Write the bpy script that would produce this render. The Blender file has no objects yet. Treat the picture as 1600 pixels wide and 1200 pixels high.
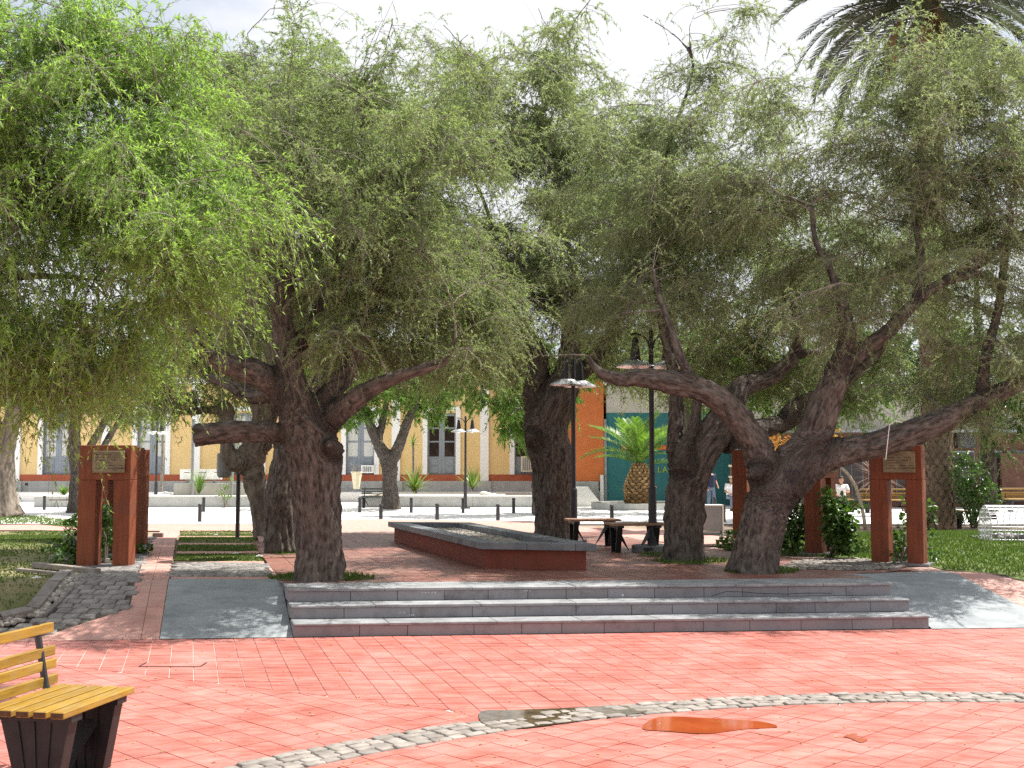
import bpy, bmesh, math, random
import numpy as np
from mathutils import Vector, Matrix, noise as mnoise

random.seed(7)
RNG = np.random.default_rng(7)
SC = bpy.context.scene
COL = SC.collection
R = math.radians

# ------------------------------------------------------------------ camera, sky, sun, exposure
F_PX, HZ, EYE = 1750.0, 728.0, 1.75            # focal length and horizon in photo pixels (1600x1200), eye height in metres
PITCH = math.atan((HZ - 600) / F_PX)
cam_d = bpy.data.cameras.new('camera')
cam_d.sensor_width = 36.0
cam_d.lens = 36.0 * F_PX / 1600.0
cam_d.clip_start = 0.05
cam_d.clip_end = 2000
cam = bpy.data.objects.new('camera', cam_d)
COL.objects.link(cam)
cam.location = (0, 0, EYE)
cam.rotation_euler = (math.pi / 2 + PITCH, 0, 0)
SC.camera = cam

SUN_EL, SUN_AZ = R(61), R(67)                  # azimuth clockwise from +Y: the sun stands to the right
world = bpy.data.worlds.new('World')
SC.world = world
world.use_nodes = True
wn, wl = world.node_tree.nodes, world.node_tree.links
wn.clear()
w_out = wn.new('ShaderNodeOutputWorld')
w_bg = wn.new('ShaderNodeBackground')
w_sky = wn.new('ShaderNodeTexSky')
w_sky.sky_type = 'NISHITA'
w_sky.sun_disc = False
w_sky.sun_elevation = SUN_EL
w_sky.sun_rotation = SUN_AZ
w_sky.dust_density = 2.0
w_tc = wn.new('ShaderNodeTexCoord')
w_map = wn.new('ShaderNodeMapping')
w_map.inputs['Scale'].default_value = (1, 1, 2.2)
w_noise = wn.new('ShaderNodeTexNoise')
w_noise.inputs['Scale'].default_value = 2.3
w_noise.inputs['Detail'].default_value = 7
w_noise.inputs['Roughness'].default_value = 0.55
w_ramp = wn.new('ShaderNodeValToRGB')
w_ramp.color_ramp.elements[0].position = 0.30
w_ramp.color_ramp.elements[1].position = 0.52
w_mix = wn.new('ShaderNodeMix')
w_mix.data_type = 'RGBA'
w_mix.inputs['B'].default_value = (6.6, 6.7, 7.0, 1)     # bright thin cloud
wl.new(w_tc.outputs['Generated'], w_map.inputs['Vector'])
wl.new(w_map.outputs['Vector'], w_noise.inputs['Vector'])
wl.new(w_noise.outputs['Fac'], w_ramp.inputs['Fac'])
wl.new(w_ramp.outputs['Color'], w_mix.inputs['Factor'])
wl.new(w_sky.outputs['Color'], w_mix.inputs['A'])
wl.new(w_mix.outputs['Result'], w_bg.inputs['Color'])
w_bg.inputs['Strength'].default_value = 0.08
wl.new(w_bg.outputs['Background'], w_out.inputs['Surface'])

sun_d = bpy.data.lights.new('sun', 'SUN')
sun_d.energy = 4.9
sun_d.angle = R(0.53)
sun_d.color = (1.0, 0.955, 0.89)
sun = bpy.data.objects.new('sun', sun_d)
COL.objects.link(sun)
SUN_DIR = Vector((math.sin(SUN_AZ) * math.cos(SUN_EL), math.cos(SUN_AZ) * math.cos(SUN_EL), math.sin(SUN_EL)))
sun.rotation_euler = (-SUN_DIR).to_track_quat('-Z', 'Y').to_euler()
sun.location = (30, 5, 60)

SC.view_settings.view_transform = 'Standard'
SC.view_settings.look = 'None'
SC.view_settings.gamma = 1.0
SC.view_settings.use_curve_mapping = False
SC.view_settings.exposure = 0.98
SC.render.engine = 'CYCLES'
SC.cycles.max_bounces = 10
SC.cycles.diffuse_bounces = 7
SC.cycles.glossy_bounces = 3
SC.cycles.transmission_bounces = 5
SC.cycles.transparent_max_bounces = 8
SC.cycles.caustics_reflective = False
SC.cycles.caustics_refractive = False
SC.cycles.use_denoising = False

# ------------------------------------------------------------------ measuring helpers (photo pixel -> place)
CP, SP = math.cos(PITCH), math.sin(PITCH)
def ray(px, py):
    x, u = (px - 800) / F_PX, (600 - py) / F_PX
    return Vector((x, CP - u * SP, SP + u * CP))
def P(px, py, z=0.0):                           # point of height z
    d = ray(px, py)
    return Vector((0, 0, EYE)) + d * ((z - EYE) / d.z)
def D(px, py, y):                               # point at distance y
    d = ray(px, py)
    return Vector((0, 0, EYE)) + d * (y / d.y)
QS = 0.0875                                     # the plaza is turned a little against the view
def qof(x, y): return y - QS * x
Q0 = qof(*P(458, 996, 0).to_2d())              # foot of the steps and ramps
BRK = [(Q0, 0.0), (Q0 + 1.68, 0.42), (21.0, 0.42), (29.5, 0.0)]
def hq(q):
    if q <= BRK[0][0]: return 0.0
    for (a, za), (b, zb) in zip(BRK, BRK[1:]):
        if q <= b: return za + (zb - za) * (q - a) / (b - a)
    return 0.0
def hgt(x, y): return hq(qof(x, y))
def G(px, py):                                  # point of the terrain
    d = ray(px, py)
    lo, prev = 3.0, None
    y = 3.0
    while y < 90:
        x = d.x * y / d.y; z = EYE + d.z * y / d.y
        if z <= hgt(x, y):
            a, b = y - 0.1, y
            for _ in range(20):
                m = (a + b) / 2
                if EYE + d.z * m / d.y <= hgt(d.x * m / d.y, m): b = m
                else: a = m
            y = (a + b) / 2
            return Vector((d.x * y / d.y, y, hgt(d.x * y / d.y, y)))
        y += 0.1
    return P(px, py, 0)

# ------------------------------------------------------------------ materials
MATS = {}
def _ntree(name):
    m = bpy.data.materials.new(name)
    m.use_nodes = True
    n, l = m.node_tree.nodes, m.node_tree.links
    n.clear()
    return m, n, l
def mat(name, c1, c2=None, rough=0.75, scale=6.0, detail=6, stretch=(1, 1, 1), bump=0.0, bscale=None, spec=0.35, metal=0.0,
        rand=0.0, lo=0.35, hi=0.68, stain=None, stain_scale=1.2, stain_amt=0.5, local=False, attr=None, rvar=0.0, islands=False):
    if name in MATS: return MATS[name]
    m, n, l = _ntree(name)
    out = n.new('ShaderNodeOutputMaterial'); b = n.new('ShaderNodeBsdfPrincipled')
    l.new(b.outputs[0], out.inputs[0])
    b.inputs['Roughness'].default_value = rough
    b.inputs['Metallic'].default_value = metal
    b.inputs['Specular IOR Level'].default_value = spec
    if attr:
        g = n.new('ShaderNodeAttribute'); g.attribute_name = attr; vec = g.outputs['Vector']
    elif local:
        g = n.new('ShaderNodeTexCoord'); vec = g.outputs['Object']
    else:
        g = n.new('ShaderNodeNewGeometry'); vec = g.outputs['Position']
    mp = n.new('ShaderNodeMapping'); mp.inputs['Scale'].default_value = stretch
    l.new(vec, mp.inputs['Vector'])
    nz = n.new('ShaderNodeTexNoise'); nz.inputs['Scale'].default_value = scale; nz.inputs['Detail'].default_value = detail
    nz.inputs['Roughness'].default_value = 0.62
    l.new(mp.outputs[0], nz.inputs['Vector'])
    rp = n.new('ShaderNodeMapRange'); rp.inputs['From Min'].default_value = lo; rp.inputs['From Max'].default_value = hi
    l.new(nz.outputs['Fac'], rp.inputs['Value'])
    mx = n.new('ShaderNodeMix'); mx.data_type = 'RGBA'
    mx.inputs['A'].default_value = (*c1, 1); mx.inputs['B'].default_value = (*(c2 or [min(1, c * 1.25) for c in c1]), 1)
    l.new(rp.outputs[0], mx.inputs['Factor'])
    col = mx.outputs['Result']
    if stain:
        n2 = n.new('ShaderNodeTexNoise'); n2.inputs['Scale'].default_value = stain_scale; n2.inputs['Detail'].default_value = 8
        n2.inputs['Roughness'].default_value = 0.7
        l.new(vec, n2.inputs['Vector'])
        r2 = n.new('ShaderNodeMapRange'); r2.inputs['From Min'].default_value = 0.45; r2.inputs['From Max'].default_value = 0.7
        r2.inputs['To Max'].default_value = stain_amt
        l.new(n2.outputs['Fac'], r2.inputs['Value'])
        m2 = n.new('ShaderNodeMix'); m2.data_type = 'RGBA'; m2.inputs['B'].default_value = (*stain, 1)
        l.new(r2.outputs[0], m2.inputs['Factor']); l.new(col, m2.inputs['A']); col = m2.outputs['Result']
    if rand:
        oi = n.new('ShaderNodeObjectInfo')
        src = oi.outputs['Random']
        if islands:
            gi = n.new('ShaderNodeNewGeometry')
            ad = n.new('ShaderNodeMath'); ad.operation = 'ADD'
            l.new(src, ad.inputs[0]); l.new(gi.outputs['Random Per Island'], ad.inputs[1])
            fr = n.new('ShaderNodeMath'); fr.operation = 'FRACT'; l.new(ad.outputs[0], fr.inputs[0]); src = fr.outputs[0]
        r3 = n.new('ShaderNodeMapRange'); r3.inputs['To Min'].default_value = 1 - rand; r3.inputs['To Max'].default_value = 1 + rand
        l.new(src, r3.inputs['Value'])
        hs = n.new('ShaderNodeHueSaturation'); l.new(r3.outputs[0], hs.inputs['Value']); l.new(col, hs.inputs['Color']); col = hs.outputs[0]
    l.new(col, b.inputs['Base Color'])
    if rvar:
        rr = n.new('ShaderNodeMapRange'); rr.inputs['To Min'].default_value = rough - rvar; rr.inputs['To Max'].default_value = rough + rvar
        l.new(nz.outputs['Fac'], rr.inputs['Value']); l.new(rr.outputs[0], b.inputs['Roughness'])
    if bump:
        nb = n.new('ShaderNodeTexNoise'); nb.inputs['Scale'].default_value = bscale or scale * 4; nb.inputs['Detail'].default_value = 5
        l.new(mp.outputs[0], nb.inputs['Vector'])
        bp = n.new('ShaderNodeBump'); bp.inputs['Strength'].default_value = 0.9; bp.inputs['Distance'].default_value = bump
        l.new(nb.outputs['Fac'], bp.inputs['Height']); l.new(bp.outputs[0], b.inputs['Normal'])
    MATS[name] = m
    return m
def leafmat(name, c1, c2, trans=0.42, rough=0.5, tr=None):
    if name in MATS: return MATS[name]
    m, n, l = _ntree(name)
    out = n.new('ShaderNodeOutputMaterial')
    at = n.new('ShaderNodeAttribute'); at.attribute_name = 'tint'
    mx = n.new('ShaderNodeMix'); mx.data_type = 'RGBA'
    mx.inputs['A'].default_value = (*c1, 1); mx.inputs['B'].default_value = (*c2, 1)
    l.new(at.outputs['Fac'], mx.inputs['Factor'])
    b = n.new('ShaderNodeBsdfPrincipled'); b.inputs['Roughness'].default_value = rough; b.inputs['Specular IOR Level'].default_value = 0.4
    l.new(mx.outputs['Result'], b.inputs['Base Color'])
    t = n.new('ShaderNodeBsdfTranslucent')
    m2 = n.new('ShaderNodeMix'); m2.data_type = 'RGBA'; m2.blend_type = 'MULTIPLY'; m2.inputs['Factor'].default_value = 1.0
    m2.inputs['B'].default_value = (*(tr or (1.15, 1.25, 0.72)), 1)
    l.new(mx.outputs['Result'], m2.inputs['A']); l.new(m2.outputs['Result'], t.inputs['Color'])
    ms = n.new('ShaderNodeMixShader'); ms.inputs[0].default_value = trans
    l.new(b.outputs[0], ms.inputs[1]); l.new(t.outputs[0], ms.inputs[2]); l.new(ms.outputs[0], out.inputs[0])
    MATS[name] = m
    return m

# ------------------------------------------------------------------ mesh helpers
class MB:
    def __init__(s): s.v, s.f = [], []
    def add(s, verts, faces):
        o = len(s.v); s.v += [tuple(v) for v in verts]; s.f += [tuple(i + o for i in f) for f in faces]
        return s
    def box(s, x0, x1, y0, y1, z0, z1, M=None):
        vs = [Vector(p) for p in ((x0, y0, z0), (x1, y0, z0), (x1, y1, z0), (x0, y1, z0), (x0, y0, z1), (x1, y0, z1), (x1, y1, z1), (x0, y1, z1))]
        if M is not None: vs = [M @ v for v in vs]
        return s.add(vs, [(0, 3, 2, 1), (4, 5, 6, 7), (0, 1, 5, 4), (1, 2, 6, 5), (2, 3, 7, 6), (3, 0, 4, 7)])
    def cbox(s, x0, x1, y0, y1, z0, z1, c=0.004, M=None):      # box with chamfered edges
        xs, ys, zs = (x0, x1), (y0, y1), (z0, z1)
        vs, idx = [], {}
        for i in (0, 1):
            for j in (0, 1):
                for k in (0, 1):
                    p = (xs[i], ys[j], zs[k]); d = ((1, -1)[i] * c, (1, -1)[j] * c, (1, -1)[k] * c)
                    for a in range(3):
                        q = [p[b] + (0 if b == a else d[b]) for b in range(3)]
                        idx[(i, j, k, a)] = len(vs); vs.append(Vector(q))
        fs = []
        def quad(keys, nrm):
            ids = [idx[k] for k in keys]
            a, b2, c2 = vs[ids[0]], vs[ids[1]], vs[ids[2]]
            if (b2 - a).cross(c2 - b2).dot(Vector(nrm)) < 0: ids.reverse()
            fs.append(tuple(ids))
        for a in range(3):
            o1, o2 = [b for b in range(3) if b != a]
            for sgn in (0, 1):
                ks = []
                for e, g in ((0, 0), (1, 0), (1, 1), (0, 1)):
                    key = [0, 0, 0]; key[a] = sgn; key[o1] = e; key[o2] = g
                    ks.append((*key, a))
                n = [0, 0, 0]; n[a] = (-1, 1)[sgn]; quad(ks, n)
        for a in range(3):
            o1, o2 = [b for b in range(3) if b != a]
            for e in (0, 1):
                for g in (0, 1):
                    k0 = [0, 0, 0]; k0[o1] = e; k0[o2] = g
                    k1 = list(k0); k1[a] = 1
                    n = [0, 0, 0]; n[o1] = (-1, 1)[e]; n[o2] = (-1, 1)[g]
                    quad([(*k0, o1), (*k1, o1), (*k1, o2), (*k0, o2)], n)
        for i in (0, 1):
            for j in (0, 1):
                for k in (0, 1):
                    ids = [idx[(i, j, k, a)] for a in range(3)]
                    n = Vector(((-1, 1)[i], (-1, 1)[j], (-1, 1)[k]))
                    if (vs[ids[1]] - vs[ids[0]]).cross(vs[ids[2]] - vs[ids[1]]).dot(n) < 0: ids.reverse()
                    fs.append(tuple(ids))
        if M is not None: vs = [M @ v for v in vs]
        return s.add(vs, fs)
    def prism(s, poly, z0, z1):                  # vertical prism over an xy polygon (anticlockwise); z0, z1 numbers or lists
        n = len(poly)
        a0 = [z0] * n if not hasattr(z0, '__len__') else z0
        a1 = [z1] * n if not hasattr(z1, '__len__') else z1
        vs = [(p[0], p[1], a0[i]) for i, p in enumerate(poly)] + [(p[0], p[1], a1[i]) for i, p in enumerate(poly)]
        area = sum(poly[i][0] * poly[(i + 1) % n][1] - poly[(i + 1) % n][0] * poly[i][1] for i in range(n))
        fs = [tuple(range(n - 1, -1, -1)), tuple(range(n, 2 * n))] + [(i, (i + 1) % n, n + (i + 1) % n, n + i) for i in range(n)]
        if area < 0: fs = [tuple(reversed(f)) for f in fs]
        return s.add(vs, fs)
    def extr(s, poly, M, t):                     # polygon in local xz, extruded along local y by t, placed by M
        n = len(poly)
        vs = [M @ Vector((p[0], 0, p[1])) for p in poly] + [M @ Vector((p[0], t, p[1])) for p in poly]
        area = sum(poly[i][0] * poly[(i + 1) % n][1] - poly[(i + 1) % n][0] * poly[i][1] for i in range(n))
        fs = [tuple(range(n)), tuple(range(2 * n - 1, n - 1, -1))] + [(i, n + i, n + (i + 1) % n, (i + 1) % n) for i in range(n)]
        if area < 0: fs = [tuple(reversed(f)) for f in fs]
        return s.add(vs, fs)
    def tube(s, pts, rad, n=8, caps=True):
        pts = [Vector(p) for p in pts]; k = len(pts)
        if not hasattr(rad, '__len__'): rad = [rad] * k
        vs, fs, prev = [], [], None
        for i in range(k):
            t = (pts[min(i + 1, k - 1)] - pts[max(i - 1, 0)])
            if t.length < 1e-9: t = Vector((0, 0, 1))
            t.normalize()
            if prev is None:
                a = t.cross(Vector((0, 0, 1)) if abs(t.z) < 0.9 else Vector((1, 0, 0))).normalized()
            else:
                a = (prev - t * prev.dot(t))
                a = a.normalized() if a.length > 1e-6 else t.orthogonal().normalized()
            prev = a; b = t.cross(a)
            for j in range(n):
                w = 2 * math.pi * j / n
                vs.append(pts[i] + (a * math.cos(w) + b * math.sin(w)) * rad[i])
        for i in range(k - 1):
            for j in range(n):
                fs.append((i * n + j, i * n + (j + 1) % n, (i + 1) * n + (j + 1) % n, (i + 1) * n + j))
        if caps: fs += [tuple(range(n - 1, -1, -1)), tuple(range((k - 1) * n, k * n))]
        return s.add(vs, fs)
    def lathe(s, prof, c=(0, 0, 0), n=16):       # profile of (radius, z)
        c = Vector(c)
        vs = [c + Vector((r * math.cos(2 * math.pi * j / n), r * math.sin(2 * math.pi * j / n), z)) for r, z in prof for j in range(n)]
        fs = [(i * n + j, i * n + (j + 1) % n, (i + 1) * n + (j + 1) % n, (i + 1) * n + j) for i in range(len(prof) - 1) for j in range(n)]
        fs += [tuple(range(n - 1, -1, -1)), tuple(range((len(prof) - 1) * n, len(prof) * n))]
        return s.add(vs, fs)
    def ball(s, c, r, n=8, m=6, sz=1.0):
        return s.lathe([(max(1e-4, r * math.sin(math.pi * i / m)), -r * sz * math.cos(math.pi * i / m)) for i in range(m + 1)], c, n)
def link(name, me, m=None, parent=None, kind=None, smooth=False):
    o = bpy.data.objects.new(name, me)
    COL.objects.link(o)
    if m is not None and not me.materials: me.materials.append(m)
    if parent is not None: o.parent = parent
    if kind: o['kind'] = kind
    if smooth: me.shade_smooth()
    return o
def wloc(o):
    v = Vector((0, 0, 0))
    while o is not None:
        v += Vector(o.location); o = o.parent
    return v
def obj(name, mb, m, parent=None, kind=None, smooth=False, world=False):
    off = wloc(parent) if (world and parent is not None) else Vector((0, 0, 0))
    me = bpy.data.meshes.new(name)
    me.from_pydata([tuple(Vector(v) - off) for v in mb.v], [], mb.f)
    me.update()
    return link(name, me, m, parent, kind, smooth)
def np_mesh(name, V, F, m, parent=None, kind=None, smooth=False, tint=None, off=None):
    V = np.asarray(V, dtype=np.float32)
    if off is not None: V = V - np.asarray(off, dtype=np.float32)
    F = np.asarray(F, dtype=np.int32)
    me = bpy.data.meshes.new(name)
    nf, k = F.shape
    me.vertices.add(len(V)); me.vertices.foreach_set('co', V.ravel())
    me.loops.add(nf * k); me.loops.foreach_set('vertex_index', F.ravel())
    me.polygons.add(nf); me.polygons.foreach_set('loop_start', np.arange(0, nf * k, k, dtype=np.int32))
    if tint is not None:
        a = me.attributes.new('tint', 'FLOAT', 'POINT'); a.data.foreach_set('value', np.asarray(tint, dtype=np.float32))
    me.update(calc_edges=True)
    me.validate()
    return link(name, me, m, parent, kind, smooth)
def tag(o, label, cat, group=None):
    o['label'] = label; o['category'] = cat
    if group: o['group'] = group
    return o
def thing(name, label, cat, loc=(0, 0, 0), group=None, rz=0.0):
    o = bpy.data.objects.new(name, None)
    o.empty_display_size = 0.2
    COL.objects.link(o)
    o.location = loc; o.rotation_euler = (0, 0, rz)
    return tag(o, label, cat, group)
def dup(root, loc, rz=None, label=None, scale=None):
    kids = {}
    for o in list(bpy.data.objects):
        if o.parent is not None: kids.setdefault(o.parent, []).append(o)
    def cp(o, par):
        c = o.copy(); COL.objects.link(c)
        if par is not None: c.parent = par
        for ch in kids.get(o, []): cp(ch, c)
        return c
    r = cp(root, None)
    r.location = loc
    if rz is not None: r.rotation_euler = (0, 0, rz)
    if scale: r.scale = (scale,) * 3
    if label: r['label'] = label
    return r
def piece(name, me, parent, M=None, loc=None):   # another copy of an alike piece
    o = bpy.data.objects.new(name, me); COL.objects.link(o); o.parent = parent
    if M is not None: o.matrix_local = M
    if loc is not None: o.location = loc
    return o
def drape(name, poly, m, off=0.0, parent=None, kind='structure', flat=None):   # a sheet lying on the terrain
    bm = bmesh.new()
    vs = [bm.verts.new((p[0], p[1], 0)) for p in poly]
    bm.faces.new(vs)
    bmesh.ops.triangulate(bm, faces=bm.faces[:])
    for q, _ in BRK:
        bmesh.ops.bisect_plane(bm, geom=bm.verts[:] + bm.edges[:] + bm.faces[:], plane_co=(0, q, 0), plane_no=(-QS, 1, 0))
    for v in bm.verts: v.co.z = (hgt(v.co.x, v.co.y) if flat is None else flat) + off
    bmesh.ops.recalc_face_normals(bm, faces=bm.faces[:])
    for f in bm.faces:
        if f.normal.z < 0: f.normal_flip()
    me = bpy.data.meshes.new(name); bm.to_mesh(me); bm.free()
    return link(name, me, m, parent, kind)
def pxpoly(pts): return [G(*p).to_2d() for p in pts]
def clip(poly, nx, ny, c):                       # keep nx*x+ny*y <= c
    out = []
    for i in range(len(poly)):
        a, b = poly[i], poly[(i + 1) % len(poly)]
        da, db = nx * a[0] + ny * a[1] - c, nx * b[0] + ny * b[1] - c
        if da <= 0: out.append(a)
        if (da < 0 < db) or (db < 0 < da):
            t = da / (da - db); out.append((a[0] + (b[0] - a[0]) * t, a[1] + (b[1] - a[1]) * t))
    return out
def inpoly(x, y, poly):
    c = False; n = len(poly); j = n - 1
    for i in range(n):
        xi, yi, xj, yj = poly[i][0], poly[i][1], poly[j][0], poly[j][1]
        if (yi > y) != (yj > y) and x < (xj - xi) * (y - yi) / (yj - yi) + xi: c = not c
        j = i
    return c
def parea(p): return abs(sum(p[i][0] * p[(i + 1) % len(p)][1] - p[(i + 1) % len(p)][0] * p[i][1] for i in range(len(p)))) / 2
def remesh(mb, voxel, smooth=4):
    me = bpy.data.meshes.new('tmp'); me.from_pydata([tuple(v) for v in mb.v], [], mb.f); me.update()
    o = bpy.data.objects.new('tmp', me); COL.objects.link(o)
    r = o.modifiers.new('r', 'REMESH'); r.mode = 'VOXEL'; r.voxel_size = voxel
    if smooth:
        s = o.modifiers.new('s', 'SMOOTH'); s.iterations = smooth; s.factor = 0.5
    dg = bpy.context.evaluated_depsgraph_get(); dg.update()
    ev = bpy.data.meshes.new_from_object(o.evaluated_get(dg))
    bpy.data.objects.remove(o); bpy.data.meshes.remove(me)
    return ev

# ------------------------------------------------------------------ palette
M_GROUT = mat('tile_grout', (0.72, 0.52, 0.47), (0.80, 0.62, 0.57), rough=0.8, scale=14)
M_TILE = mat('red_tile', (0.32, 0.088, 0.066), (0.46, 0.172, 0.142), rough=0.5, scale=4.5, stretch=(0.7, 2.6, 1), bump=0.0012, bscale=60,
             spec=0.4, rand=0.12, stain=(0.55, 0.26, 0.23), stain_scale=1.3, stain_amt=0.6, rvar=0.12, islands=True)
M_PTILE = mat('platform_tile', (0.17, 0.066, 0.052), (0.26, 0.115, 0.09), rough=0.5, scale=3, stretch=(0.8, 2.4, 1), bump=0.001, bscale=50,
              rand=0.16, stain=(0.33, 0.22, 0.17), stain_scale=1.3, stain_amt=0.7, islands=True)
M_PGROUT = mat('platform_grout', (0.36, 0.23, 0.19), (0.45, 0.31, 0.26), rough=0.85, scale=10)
M_PINK = mat('pink_paving', (0.46, 0.23, 0.19), (0.54, 0.31, 0.26), rough=0.7, scale=5, bump=0.0015, bscale=50, rand=0.08, stain=(0.5, 0.36, 0.31), stain_amt=0.5)
M_SLATE = mat('blue_grey_slab', (0.20, 0.222, 0.232), (0.30, 0.325, 0.335), rough=0.8, scale=3.5, stretch=(0.7, 1.8, 1), bump=0.002, bscale=40,
              stain=(0.30, 0.33, 0.34), stain_scale=2.2, stain_amt=0.5)
M_STEP = mat('step_stone', (0.20, 0.20, 0.21), (0.30, 0.30, 0.31), rough=0.72, scale=5, bump=0.002, bscale=45, rand=0.12,
             stain=(0.12, 0.105, 0.11), stain_scale=5, stain_amt=0.6)
M_TREAD = mat('tread_stone', (0.20, 0.21, 0.22), (0.33, 0.34, 0.35), rough=0.6, scale=4, bump=0.0015, bscale=45, rand=0.08, stain=(0.16, 0.155, 0.15), stain_scale=3, stain_amt=0.5)
M_COBBLE = mat('cobble_stone', (0.155, 0.145, 0.135), (0.29, 0.27, 0.25), rough=0.75, scale=9, bump=0.003, bscale=50, rand=0.22, islands=True)
M_COBBLE2 = mat('pale_cobble_stone', (0.17, 0.15, 0.132), (0.30, 0.27, 0.24), rough=0.75, scale=9, bump=0.003, bscale=50, rand=0.18, islands=True)
M_JOINT = mat('cobble_joint', (0.06, 0.05, 0.042), (0.14, 0.115, 0.095), rough=0.95, scale=18)
M_JOINT2 = mat('pale_joint', (0.075, 0.055, 0.045), (0.20, 0.16, 0.13), rough=0.95, scale=18)
M_ROAD = mat('white_concrete', (0.72, 0.71, 0.69), (0.80, 0.79, 0.77), rough=0.8, scale=1.5, stain=(0.62, 0.59, 0.56), stain_scale=0.5, stain_amt=0.5)
M_CONC = mat('grey_concrete', (0.36, 0.365, 0.35), (0.46, 0.46, 0.44), rough=0.85, scale=2.5, bump=0.002, stain=(0.28, 0.28, 0.27), stain_amt=0.5)
M_CONCW = mat('pale_concrete', (0.62, 0.61, 0.58), (0.70, 0.69, 0.66), rough=0.85, scale=3)
M_DIRT = mat('dirt', (0.20, 0.145, 0.10), (0.34, 0.26, 0.19), rough=0.95, scale=2.2, bump=0.012, bscale=18, stain=(0.12, 0.10, 0.06), stain_scale=1.5)
M_TURF = mat('turf', (0.10, 0.115, 0.035), (0.19, 0.175, 0.07), rough=0.95, scale=1.8, bump=0.015, bscale=30, stain=(0.28, 0.21, 0.14), stain_scale=0.9, stain_amt=0.75)
M_TURFG = mat('green_turf', (0.06, 0.10, 0.02), (0.12, 0.16, 0.04), rough=0.95, scale=1.8, bump=0.015, bscale=30, stain=(0.16, 0.16, 0.06), stain_scale=0.7, stain_amt=0.6)
M_GRASS = leafmat('grass_blade', (0.06, 0.11, 0.018), (0.15, 0.21, 0.05), 0.35)
M_BARK = mat('bark', (0.042, 0.036, 0.032), (0.19, 0.162, 0.14), rough=0.95, scale=24, detail=14, attr='bark', bump=0.025, bscale=60, lo=0.38, hi=0.66,
             stain=(0.095, 0.078, 0.062), stain_scale=1.5, stain_amt=0.4, spec=0.15)
M_BARKL = mat('pale_bark', (0.10, 0.082, 0.066), (0.27, 0.225, 0.18), rough=0.92, scale=7, detail=8, attr='bark', bump=0.012, bscale=16, lo=0.38, hi=0.66)
M_TWIG = mat('twig', (0.12, 0.11, 0.09), (0.32, 0.29, 0.25), rough=0.9, scale=12)
M_RUST = mat('rust_paint', (0.165, 0.042, 0.017), (0.245, 0.074, 0.031), rough=0.7, scale=5, stretch=(5, 5, 0.5), bump=0.001, bscale=80, stain=(0.18, 0.05, 0.025), stain_scale=2.5, stain_amt=0.5)
M_PLAQ = mat('weathered_plaque', (0.17, 0.135, 0.075), (0.31, 0.25, 0.15), rough=0.6, scale=9, bump=0.002, bscale=40, stain=(0.10, 0.085, 0.06), stain_scale=6)
M_DARKENG = mat('engraving', (0.035, 0.028, 0.02), rough=0.8)
M_PLRED = mat('planter_red', (0.17, 0.042, 0.026), (0.24, 0.065, 0.04), rough=0.75, scale=4, bump=0.001, bscale=60, stain=(0.13, 0.05, 0.035), stain_scale=2.2)
M_COPE = mat('slate_coping', (0.10, 0.11, 0.125), (0.17, 0.185, 0.205), rough=0.55, scale=6, bump=0.0015, bscale=50, rand=0.15, stain=(0.24, 0.25, 0.24), stain_scale=2.5, stain_amt=0.6)
M_GRAVEL = mat('gravel_stone', (0.16, 0.14, 0.12), (0.5, 0.46, 0.41), rough=0.9, scale=18, rand=0.3, islands=True)
M_SOIL = mat('soil', (0.05, 0.04, 0.03), (0.10, 0.08, 0.06), rough=0.97, scale=12, bump=0.01)
M_BLACK = mat('black_metal', (0.017, 0.017, 0.02), (0.032, 0.032, 0.036), rough=0.45, scale=8, spec=0.5)
M_LEGM = mat('bench_steel', (0.009, 0.011, 0.012), (0.02, 0.023, 0.024), rough=0.45, scale=7, spec=0.3, stain=(0.03, 0.03, 0.03), stain_scale=5, stain_amt=0.4)
M_STEEL = mat('lamp_aluminium', (0.62, 0.64, 0.68), (0.74, 0.75, 0.78), rough=0.35, metal=0.85, scale=6)
M_YELW = mat('yellow_wood', (0.21, 0.118, 0.014), (0.34, 0.20, 0.028), rough=0.45, scale=4, stretch=(9, 1, 9), bump=0.0012, bscale=14, rand=0.1, local=True,
             stain=(0.26, 0.19, 0.085), stain_scale=9, stain_amt=0.6)
M_ENDW = mat('wood_end', (0.05, 0.022, 0.01), (0.09, 0.045, 0.018), rough=0.7, scale=30)
M_BRNW = mat('brown_wood', (0.26, 0.14, 0.085), (0.40, 0.24, 0.16), rough=0.6, scale=4, stretch=(1, 9, 9), bump=0.001, bscale=14, rand=0.1, local=True)
M_GRNW = mat('dark_green_wood', (0.05, 0.06, 0.05), (0.09, 0.10, 0.08), rough=0.6, scale=5)
M_YWALL = mat('yellow_wall', (0.66, 0.475, 0.21), (0.72, 0.535, 0.265), rough=0.85, scale=1.2, bump=0.002, bscale=20, stain=(0.62, 0.46, 0.25), stain_scale=0.6, stain_amt=0.35)
M_WHITE = mat('white_paint', (0.76, 0.77, 0.77), (0.82, 0.82, 0.81), rough=0.7, scale=2)
M_BAND = mat('terracotta_band', (0.34, 0.085, 0.04), (0.40, 0.11, 0.055), rough=0.8, scale=2)
M_DOOR = mat('blue_grey_door', (0.20, 0.235, 0.275), (0.26, 0.29, 0.33), rough=0.5, scale=3)
M_CURT = mat('curtained_glass', (0.50, 0.52, 0.50), (0.62, 0.63, 0.60), rough=0.12, scale=3, stretch=(8, 1, 0.3), spec=0.6)
M_DGLASS = mat('dark_glass', (0.018, 0.012, 0.012), (0.05, 0.03, 0.028), rough=0.08, scale=1.5, spec=0.6)
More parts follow.
